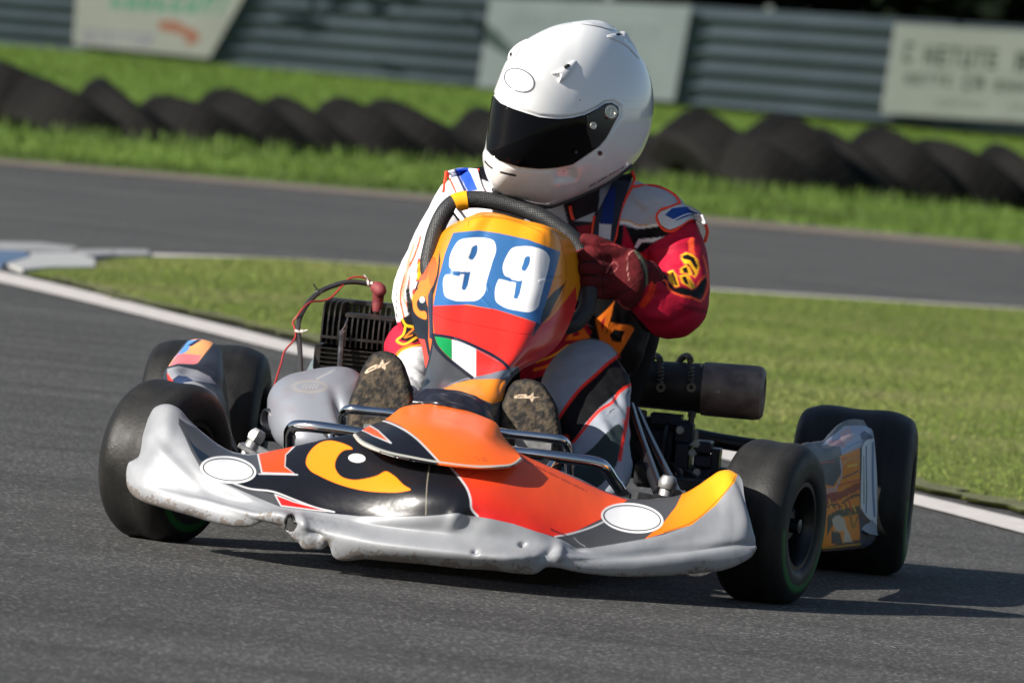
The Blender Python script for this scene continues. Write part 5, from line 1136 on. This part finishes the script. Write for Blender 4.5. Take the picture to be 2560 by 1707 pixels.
Pq.poly(z3((1390, 1150), (1440, 1160), (1455, 1230), (1390, 1225)), (.05, .05, .05), smooth=False); Pq.stroke(z3((1500, 1040), (1520, 1130), (1550, 1060)), (.30, .15, .02), 5); Pq.stroke(z3((1340, 1250), (1450, 1240), (1640, 1215)), (.5, .27, .02), 4)
for k_ in range(7): Pq.stroke(z3((1375+k_*24, 960+(k_*37) % 60), (1390+k_*24, 1010+(k_*53) % 50)), ((.9, .5, .05), (.04, .03, .03), (.6, .05, .03))[k_ % 3], 3.5)
Pq.stroke(z3((1455, 980), (1520, 940), (1556, 930)), (.04, .03, .02), 5); Pq.stroke(z3((1350, 1010), (1420, 990), (1450, 1010)), (.04, .03, .02), 4); Pq.stroke(z3((1490, 760), (1540, 750)), (.9, .55, .1), 5); Pq.stroke(z3((1460, 830), (1550, 790)), (.05, .06, .1), 4)
Pq.poly(z3((1550, 1020), (1570, 1240), (1640, 1235), (1650, 1180)), (.03, .04, .07), smooth=False)
Pq.poly(z3((1575, 640), (1600, 600), (1650, 590), (1700, 600), (1700, 1200), (1650, 1110), (1600, 1060), (1565, 1010)), (.72, .76, .80), smooth=False)
Pq.stroke(z3((1600, 640), (1600, 1040)), (.10, .15, .28), 3.2); Pq.stroke(z3((1585, 700), (1585, 980)), (.18, .28, .2), 2.5); Pq.stroke(z3((1640, 620), (1640, 900), (1650, 1060)), (.16, .24, .42), 5); Pq.stroke(z3((1570, 650), (1590, 605), (1640, 590)), (.05, .07, .1), 3)
rpod = loft('side_pod', R_, 220, 200, M_pod, kart, paint=Pq, solid=.004, offs=0, disp=lambda a, b, P: (vnoise(np.asarray(P).reshape(-1, 3), 18, 2, 2)*.0018).reshape(a.shape))
fl = [[(2148, 1262, .76), (2170, 1290, .80), (2190, 1312, .84)], [(2146, 1290, .72), (2166, 1310, .76), (2192, 1330, .82)], [(2150, 1322, .70), (2172, 1334, .74), (2195, 1338, .80)]]
loft('torn_sticker', fl, 30, 30, mat('torn vinyl', (.17, .19, .22), .5, bump=.5, bscale=40), rpod, solid=.001)
# left pod of the picture
L_ = [[(452, 1150, .20), (470, 1090, .19), (500, 1050, .18), (535, 1060, .18), (565, 1100, .19), (592, 1135, .22)],
      [(440, 1110, .24), (446, 1000, .24), (466, 962, .25), (500, 962, .26), (535, 992, .27), (560, 1050, .28), (592, 1120, .30)],
      [(424, 1080, .30), (430, 985, .32), (452, 955, .34), (485, 950, .36), (520, 968, .38), (548, 1010, .39), (585, 1115, .40)],
      [(420, 1060, .38), (421, 945, .40), (438, 932, .43), (462, 938, .45), (500, 946, .46), (545, 980, .47), (580, 1110, .48)],
      [(420, 1040, .44), (420, 930, .46), (436, 916, .48), (470, 916, .50), (510, 924, .52), (545, 945, .53), (560, 1000, .54), (578, 1110, .55)],
      [(421, 1040, .50), (423, 918, .52), (445, 905, .55), (480, 904, .56), (520, 906, .57), (548, 925, .58), (560, 1000, .58), (577, 1110, .59)],
      [(425, 1040, .58), (432, 905, .60), (446, 885, .64), (475, 878, .66), (515, 882, .66), (546, 896, .66), (560, 960, .66), (577, 1100, .66)],
      [(436, 1040, .74), (446, 900, .74), (464, 860, .75), (490, 850, .76), (525, 856, .76), (546, 872, .76), (558, 930, .76), (577, 1090, .76)],
      [(440, 1040, .84), (450, 920, .84), (470, 880, .85), (495, 870, .86), (525, 876, .86), (544, 890, .86), (556, 950, .86), (575, 1090, .86)]]
Lq = Paint((.035, .038, .05), aa=1.4)
def z6(*p): return [(a/3.1357, 500+b/3.1357) for a, b in p]
Lq.poly(z6((1500, 1095), (1580, 1100), (1650, 1115), (1668, 1130), (1550, 1285), (1520, 1295), (1380, 1290), (1330, 1310), (1330, 1290)), (.95, .42, .16), smooth=False)
Lq.poly(z6((1330, 1310), (1400, 1210), (1580, 1225), (1550, 1285), (1520, 1295), (1400, 1290)), (.85, .20, .22), smooth=False)
Lq.poly(z6((1380, 1240), (1480, 1110), (1580, 1100), (1490, 1150), (1480, 1180), (1450, 1205), (1400, 1220), (1350, 1260)), (.12, .32, .72), smooth=False); Lq.poly(z6((1470, 1150), (1550, 1100), (1580, 1105), (1500, 1155)), (.02, .03, .08), smooth=False)
Lq.poly(z6((1315, 1330), (1400, 1310), (1540, 1340), (1640, 1390), (1690, 1450), (1500, 1420), (1400, 1380), (1350, 1420), (1320, 1380)), (.30, .31, .34), smooth=False)
Lq.poly(z6((1315, 1360), (1340, 1400), (1362, 1430), (1350, 1450), (1320, 1420)), (.85, .05, .03), smooth=False)
Lq.poly(z6((1440, 1440), (1500, 1420), (1600, 1460), (1680, 1520), (1740, 1640), (1820, 1850), (1500, 1850), (1480, 1560)), (.28, .29, .31), smooth=False)
Lq.poly(z6((1360, 1430), (1400, 1385), (1460, 1390), (1520, 1425), (1440, 1440), (1400, 1470)), (.025, .04, .10), smooth=False)
loft('side_pod', L_, 200, 200, M_pod, kart, paint=Lq, solid=.004, offs=0)
# ------------------------------------------------------------------ airbox: silver moulded case with an embossed badge
Ab = Paint((.235, .25, .285))
for rx, ry in ((44, 15), (38, 12)): Ab.stroke([(774+rx*math.cos(a), 966+ry*math.sin(a)) for a in np.linspace(0, 6.28, 40)], (.33, .31, .28), 2., smooth=False)
for k, (x, h) in enumerate(((758, 6), (766, 8), (775, 5), (784, 8), (792, 5))): Ab.stroke([(x-3, 968+h/2), (x+3, 964-h/2)], (.34, .33, .31), 2.4, smooth=False)
for k in range(11): Ab.stroke([(792+k*4.4, 949-k*2.3), (794.5+k*4.4, 944-k*2.3)], (.45, .43, .41), 1.8, smooth=False)
Ab.fn(lambda px, py, out: out*(1-.18*np.clip(vnoise(np.stack([px/30, py/16, 0*px], 1), 1., 8, 4)*3, 0, 1)[:, None]*np.array((.2, .7, .8))))
ab = Blob([(668, 1020), (670, 991), (686, 961), (713, 941), (766, 926), (812, 918), (850, 916), (880, 922), (905, 940), (915, 1000), (900, 1110), (860, 1130), (716, 1128), (686, 1100), (674, 1068)], .42, .10, centre=(785, 1010), k=2.6, yslope=(0, -.0006), nt=260, ns=150)
M_air = mat('silver moulded case', (1, 1, 1), .42, attr=True, metal=.15, bump=.08, bscale=60)
airbox = ab.build('airbox', M_air, kart, Ab, disp=lambda P: -.012*np.exp(-((proj(P)[0]-845+(proj(P)[1]-1000)*-.35)/16)**2)*np.clip((proj(P)[1]-955)/60, 0, 1)*(P[:, 1] < .42))
mb = MB(); R_y = Vector((-.75, -.55, -.15)).normalized().to_track_quat('Z', 'Y').to_matrix(); mb.lathe([(-.03, .021), (.004, .021), (.006, .019), (.004, .016), (-.02, .015), (-.02, .001)], (0, 0, 0), 'z', 28); V = np.array(mb.V)@np.array(R_y).T+unp(672, 1052, .37); mb.V = [tuple(v) for v in V]; mb.build('intake_port', M_blk, airbox)
# ------------------------------------------------------------------ engine
M_cast = mat('black cast fins', (.024, .022, .020), .38, metal=.35, var=.4, vscale=35, bump=.35, bscale=120)
eng = MB(); pbox(eng, 822, 800, 1000, 868, .74, .88); pbox(eng, 800, 870, 1010, 990, .72, .92); pbox(eng, 792, 858, 812, 922, .70, .80, bev=.4); pbox(eng, 800, 960, 1040, 1060, .70, .95)
engine = eng.build('engine', M_cast, kart)
def fin(x, ztop, zbot, d0, d1, r, mbx, w=.0028):
    """upright cooling fin: plate with a rounded front top corner"""
    k = unp(x, 850, (d0+d1)/2)[0]; zt = unp(x, ztop, d0)[2]; zb = unp(x, zbot, d0)[2]; pts = [(d1, zb), (d1, zt)]
    for a in np.linspace(90, 180, 7): pts.append((d0+r+r*math.cos(math.radians(a)), zt-r+r*math.sin(math.radians(a))))
    pts += [(d0-.004, (zt+zb)/2), (d0, zb)]; n = len(pts)
    V = [(k-w/2, p[0], p[1]) for p in pts]+[(k+w/2, p[0], p[1]) for p in pts]
    mbx.add(V, [list(range(n)), list(range(n, 2*n))[::-1]]+[[i, i+n, (i+1) % n+n, (i+1) % n] for i in range(n)]); return mbx
fs_ = MB()
for i in range(13):
    x = 815+i*13.6
    if i < 4: fin(x, 753+i*1.2, 858+i*2, .70+i*.003, .86, .028, fs_)
    else: fin(x, 790+(i-4)*1.6, 868+(i-4)*1.2, .69, .77, .008, fs_); fin(x, 757+(i-4)*1.1, 830, .79, .88, .02, fs_)
pbox(fs_, 868, 787, 992, 797, .695, .76); pbox(fs_, 824, 752, 990, 762, .80, .86)
fs_.build('cylinder_head', M_cast, engine)
b2 = MB()
for k in range(5): pbox(b2, 806, 872+k*11.5, 960, 875.5+k*11.5, .69, .80, bev=.3)
pbox(b2, 800, 846, 990, 853, .688, .70, rot=None)
b2.build('barrel_fins', M_cast, engine)
M_cap = mat('dull red rubber', (.20, .035, .04), .6, var=.2, vscale=50, bump=.3, bscale=150)
mb = MB(); mb.tube([unp(*p) for p in ((934, 716, .80), (944, 720, .795), (952, 727, .79))], [.0095, .0115, .0115], n=16, smooth=8); mb.tube([unp(*p) for p in ((947, 722, .795), (945, 750, .80), (943, 768, .80), (942, 781, .80))], [.0105, .0098, .0088, .0075], n=16, smooth=10)
mb2 = fuse([mb, MB().lathe([(.0108*math.sin(a), max(.0108*math.cos(a), 1e-4)) for a in np.linspace(-1.5, 1.5, 9)], unp(951, 727, .79), 'z', 16)], .0016, 4); mb2.materials.append(M_cap); mb2.polygons.foreach_set('use_smooth', [True]*len(mb2.polygons))
o = bpy.data.objects.new('spark_plug_cap', mb2); COL.objects.link(o); o.parent = engine
M_lead = mat('black rubber lead', (.03, .03, .033), .35)
mb = MB(); pxtube(mb, [(932, 713, .80), (905, 707, .79), (875, 705, .78), (847, 710, .77), (807, 725, .76), (778, 748, .74), (757, 778, .72), (746, 808, .70), (746, 840, .69), (750, 880, .68), (752, 950, .66)], n=10, smooth=60, r=.0044); mb.build('ignition_lead', M_lead, engine)
M_wire = mat('thin red wire', (.34, .035, .03), .4)
mb = MB(); pxtube(mb, [(932, 708, .80), (915, 696, .79), (895, 692, .785), (873, 697, .78), (856, 714, .77), (842, 730, .765), (826, 745, .755), (806, 752, .75), (778, 755, .73), (758, 770, .71), (741, 793, .70), (732, 806, .70), (739, 828, .69), (735, 850, .68), (712, 877, .67), (703, 908, .66), (692, 943, .64), (682, 977, .62), (676, 1000, .6)], n=8, smooth=90, r=.0017); mb.build('thin_wire', M_wire, engine)
M_tie = mat('white zip tie', (.62, .6, .56), .45)
for (x, y, d, ax, ay) in ((921, 708, .795, 3, 8), (794, 731, .755, 7, 7), (746, 828, .69, 9, 1)):
    c = unp(x, y, d); mb = MB(); mb.lathe([(-.0018, .0052), (-.0018, .0062), (.0018, .0062), (.0018, .0052)], (0, 0, 0), 'z', 16, ring=True)
    tq_ = Vector((ay*1., 0, ax*.6)).normalized().to_track_quat('Z', 'Y').to_matrix(); V = np.array(mb.V)@np.array(tq_).T+c; mb.V = [tuple(v) for v in V]; mb.box(c+np.array((.006, -.004, .001)), (.005, .004, .005)); mb.tube([c+np.array((.006, -.004, 0)), c+np.array((.016, -.006, .004))] if x < 760 else [c+np.array((0, -.004, .004)), c+np.array((-.008, -.006, .014))], .0013, n=6)
    mb.build('zip_tie', M_tie if x != 794 else M_blk, engine)
# return spring
c0, c1 = unp(855, 826, .675), unp(850, 916, .665); nt_ = 22; t = np.linspace(0, 1, nt_*10)
P = c0+(c1-c0)*t[:, None]+np.stack([.0042*np.cos(t*nt_*2*math.pi), .0042*np.sin(t*nt_*2*math.pi), 0*t], 1)
mb = MB(); mb.tube(P, .0011, n=6); mb.tube([unp(866, 803, .69), unp(862, 815, .68), c0], .0011, n=6); mb.build('return_spring', M_steel, engine)
Blob([(764, 935), (772, 915), (784, 896), (800, 890), (812, 910), (812, 940), (790, 950)], .78, .05).build('crankcase_cover', mat('grey green casting', (.14, .18, .19), .5), engine)
# ------------------------------------------------------------------ exhaust silencer and springs
M_can = mat('sooty steel', (.22, .17, .14), .55, metal=.3, var=.75, vscale=22, bump=.2, bscale=90)
M_can2 = mat('black silencer sleeve', (.04, .036, .034), .5, metal=.3, var=.5, vscale=12, bump=.25, bscale=60)
a, b = unp(1560, 955, .95), unp(1912, 984, .95); ax = (b-a)/np.linalg.norm(b-a); L = np.linalg.norm(b-a); qz = np.array(Vector(ax).to_track_quat('X', 'Z').to_matrix())
def along_ax(prof, n=56):
    mb = MB().lathe([(t*L, r) for t, r in prof], (0, 0, 0), 'x', n, rot=qz); mb.V = [tuple(np.array(v)+a) for v in mb.V]; return mb
ex = along_ax([(-.05, .02), (-.05, .0395), (0, .0405), (.30, .0415), (.56, .043), (.565, .0445), (.572, .043)]).build('exhaust_silencer', M_can2, kart)
along_ax([(.555, .040), (.56, .0452), (.60, .0462), (.93, .0468), (.975, .045), (.995, .039), (1., .030), (.985, .028), (.985, .0005)]).build('end_can', M_can, ex)
for x, dx in ((1640, 8), (1716, 10)):
    q = [unp(*p) for p in ((x-18, 905, .99), (x-10, 894, .955), (x+2, 890, .93), (x+10, 900, .905), (x+12, 925, .90), (x+11, 956, .90))]; q = spline3(q, 90); T_ = np.gradient(q, axis=0); T_ /= np.linalg.norm(T_, axis=1)[:, None]; u_v = np.cross(T_, [1, 0, .0]); u_v /= np.linalg.norm(u_v, axis=1)[:, None]; w_v = np.cross(T_, u_v)
    ph = np.linspace(0, 2*math.pi*22, 360); ii = np.linspace(0, 89, 360); f_ = lambda A_: np.stack([np.interp(ii, range(90), A_[:, k]) for k in range(3)], 1)
    P = f_(q)+.0046*(np.cos(ph)[:, None]*f_(u_v)+np.sin(ph)[:, None]*f_(w_v)); mb = MB(); mb.tube(P, .0014, n=6); mb.tube(q[-2:]+np.array((0, 0, -.002)), .003, n=8)
    c = unp(x+12, 968, .905); mb.lathe([(-.002, .004), (-.002, .008), (.003, .008), (.003, .004)], c, 'y', 16, ring=True); mb.build('exhaust_spring', mat('dull spring', (.20, .18, .15), .45, metal=.8) if x == 1640 else bpy.data.materials['dull spring'], ex)
for p in ((1754, 913, .93), (1796, 979, .905), (1580, 1000, .9), (1594, 1003, .9)): mb = MB().lathe([(-.003, .0028), (.003, .0028), (.004, .0018)], unp(*p), 'y', 12); mb.build('rivet', M_alu if p[0] > 1600 else M_steel, ex)
# ------------------------------------------------------------------ rear brake, bearing carrier, axle
M_anod = mat('dark blue anodised casting', (.016, .019, .034), .4, metal=.5, var=.3, vscale=30, bump=.2, bscale=120)
mb = MB(); mb.tube([(-.50, 1.045, .138), (.50, 1.045, .138)], .0175, n=24); axle = mb.build('rear_axle', mat('axle steel', (.06, .06, .065), .3, metal=.9), kart)
mb = MB(); pbox(mb, 1628, 1034, 1706, 1060, .84, .90); pbox(mb, 1610, 1046, 1730, 1070, .86, .92); pbox(mb, 1690, 1058, 1734, 1105, .82, .88); mb.build('caliper_bracket', M_anod, kart)
mb = MB(); pbox(mb, 1688, 1105, 1727, 1196, .80, .90, bev=.2); pbox(mb, 1600, 1068, 1690, 1190, .84, .90, bev=.2); pbox(mb, 1605, 1070, 1612, 1210, .82, .84); mb.build('bearing_carrier', M_anod, kart)
mb = MB()
for z in range(3): pbox(mb, 1738, 1101+z*34, 1781, 1132+z*34, .80, .88, bev=.28)
pbox(mb, 1778, 1120, 1800, 1200, .82, .88); mb.build('brake_caliper', M_anod, kart)
mb = MB().lathe([(-.003, .03), (-.003, .088), (.003, .088), (.003, .03)], unp(1660, 1180, .86), 'x', 48, rot=np.array(Matrix.Rotation(math.radians(0), 3, 'Z'))); mb.build('brake_disc', mat('brake disc', (.05, .05, .052), .35, metal=.8), kart)
for p in ((1607, 1036), (1729, 1040), (1740, 1109), (1731, 1132), (1742, 1180), (1700, 1075), (1697, 1180)):
    c = unp(*p, .80); mb = MB().lathe([(-.012, .0052), (-.002, .0052), (-.002, .007), (.006, .007), (.008, .004)], c, 'z' if p[1] < 1050 else 'y', 8); mb.build('bolt', M_blkm if p[1] < 1050 else M_steel, kart)
mb = MB(); pxtube(mb, [(1640, 1190, .84), (1668, 1160, .8), (1690, 1170, .78), (1706, 1200, .74), (1720, 1226, .7)], n=8, smooth=24, r=.004); pxtube(mb, [(1716, 1180, .78), (1745, 1200, .72), (1760, 1225, .66)], n=8, smooth=12, r=.005); mb.build('brake_hose', M_lead, kart)
mb = MB(); pbox(mb, 1590, 1150, 1650, 1215, .60, .70, bev=.35); pbox(mb, 1650, 1196, 1760, 1222, .62, .7, bev=.3); mb.build('seat_stay_clamp', M_blkm, kart)
mb = MB(); pxtube(mb, [(1738, 1090, 1.02), (1800, 1102, 1.04), (1900, 1118, 1.05)], n=12, smooth=10, r=.0135); mb.build('axle_sleeve', M_blkm, kart)
# ------------------------------------------------------------------ seat shell
Blob([(1500, 640), (1600, 640), (1655, 760), (1648, 850), (1632, 905), (1598, 1010), (1585, 1180), (1500, 1260), (1200, 1280), (980, 1220), (950, 1000), (1000, 850), (1060, 640), (1200, 600)], .80, .10, centre=(1330, 950), k=3).build('seat', mat('black seat shell', (.006, .006, .007), .7, spec=.12), kart)
# ------------------------------------------------------------------ chassis tubes, tray, steering
mb = MB()
for s in (-1, 1): mb.tube([(s*.11, -.24, .055), (s*.16, -.05, .055), (s*.24, .15, .055), (s*.30, .4, .055), (s*.31, .8, .055), (s*.27, 1.12, .06)], .015, n=14, smooth=40)
mb.tube([(-.24, .12, .055), (.24, .12, .055)], .014, n=12); mb.tube([(-.30, .62, .055), (.30, .62, .055)], .014, n=12); mb.tube([(-.36, .0, .09), (-.2, .0, .075), (.2, .0, .075), (.36, .0, .09)], .015, n=12, smooth=20); mb.tube([(-.27, 1.12, .06), (.27, 1.12, .06)], .014, n=12)
mb.build('chassis_frame', M_frame, kart)
MB().box((0, .18, .036), (.44, .66, .004)).build('floor_tray', mat('tray alloy', (.20, .20, .20), .4, metal=.8, var=.3, vscale=8), kart)
for s, q in ((1, ((1663, 1238, .0), (1668, 1215, .0))), (-1, ((626, 1118, .0), (640, 1094, .0)))):
    c = unp(*q[0]); up = (unp(*q[1])-c); up /= np.linalg.norm(up)
    mb = MB(); R_ = np.array(Vector(up).to_track_quat('Z', 'Y').to_matrix()); 
    kp = MB().lathe([(-.075, .011), (.008, .011), (.012, .009)], (0, 0, 0), 'z', 24); V = np.array(kp.V)@R_.T+c; kp.V = [tuple(v) for v in V]; mb.add(kp.V, kp.F)
    cap = MB().lathe([(.012, .014), (.020, .0155), (.026, .014), (.032, .010), (.0325, .001)], (0, 0, 0), 'z', 6 if s < 0 else 24); V = np.array(cap.V)@R_.T+c; cap.V = [tuple(v) for v in V]; mb.add(cap.V, cap.F)
    kpo = mb.build('king_pin', M_alu, kart)
    yk = MB(); yk.box(c-up*.004+np.array((0, .0, 0)), (.05, .034, .008), rot=R_, bev=.3); yk.box(c-up*.072, (.05, .034, .008), rot=R_, bev=.3); yk.box(c-up*.038-np.array((s*.026, 0, 0)), (.010, .034, .075), rot=R_, bev=.2); yk.tube([c-up*.04, np.array((s*.49, 0, .128))], .010, n=14); yk.build('stub_axle_yoke', M_blkm if s > 0 else M_alu, kart)
for pts in (((1574, 1018, .52), (1597, 1090, .34), (1648, 1232, .03)), ((1590, 1030, .60), (1622, 1100, .42), (1692, 1238, .06))):
    mb = MB(); pxtube(mb, pts, n=16, smooth=10, r=.0098); mb.build('seat_strut', M_frame, kart)
mb = MB(); mb.tube([(-.40, .10, .11), (-.1, .12, .12), (.1, .12, .12), (.40, .10, .11)], .007, n=12); mb.build('tie_rod', M_steel, kart)
# ------------------------------------------------------------------ chromed front tubes over the nose
mb = MB(); pxtube(mb, [(858, 1110, -.03), (857, 1070, -.04), (857, 1042, -.05), (864, 1027, -.06), (882, 1023, -.07), (920, 1027, -.07), (985, 1034, -.07), (1100, 1056, -.07), (1244, 1080, -.07), (1320, 1089, -.07), (1390, 1097, -.07), (1408, 1102, -.065), (1418, 1118, -.05), (1421, 1145, -.04), (1422, 1190, -.02)], n=18, smooth=110, r=.0078); mb.build('front_hoop', M_chrome, kart)
mb = MB(); pxtube(mb, [(724, 1150, -.10), (723, 1100, -.12), (724, 1080, -.13), (733, 1067, -.14), (752, 1064, -.15), (800, 1068, -.16), (890, 1081, -.16), (1060, 1108, -.16), (1283, 1130, -.16), (1360, 1138, -.16), (1440, 1148, -.15), (1490, 1156, -.14), (1512, 1168, -.13), (1530, 1195, -.11), (1552, 1228, -.09), (1560, 1262, -.07)], n=18, smooth=120, r=.0095); mb.build('bumper_bar', M_chrome, kart)
for a_, b_2 in (((823, 1080, -.155), (842, 1130, -.18)), ((1386, 1146, -.155), (1362, 1180, -.17)), ((724, 1092, -.12), (716, 1130, -.10)), ((905, 1092, -.15), (912, 1120, -.18))):
    mb = MB(); mb.tube([unp(*a_), unp(*b_2)], .0068, n=12); mb.lathe([(-.004, .010), (.004, .010)], unp(*a_), 'y', 14); mb.build('bumper_bracket', M_chrome, kart)
mb = MB(); mb.lathe([(-.006, .010), (.006, .010), (.009, .006)], unp(1559, 1237, -.095), 'y', 14); mb.box(unp(1561, 1252, -.08), (.02, .02, .03), bev=.3); mb.build('bumper_clamp', M_blkm, kart)
for (x, y) in ((949, 1140), (1330, 1160)):
    p = unp(x, y, .01); MB().box(p-np.array((0, 0, .03)), (.06, .012, .16), bev=.3).build('pedal', M_alu, kart)
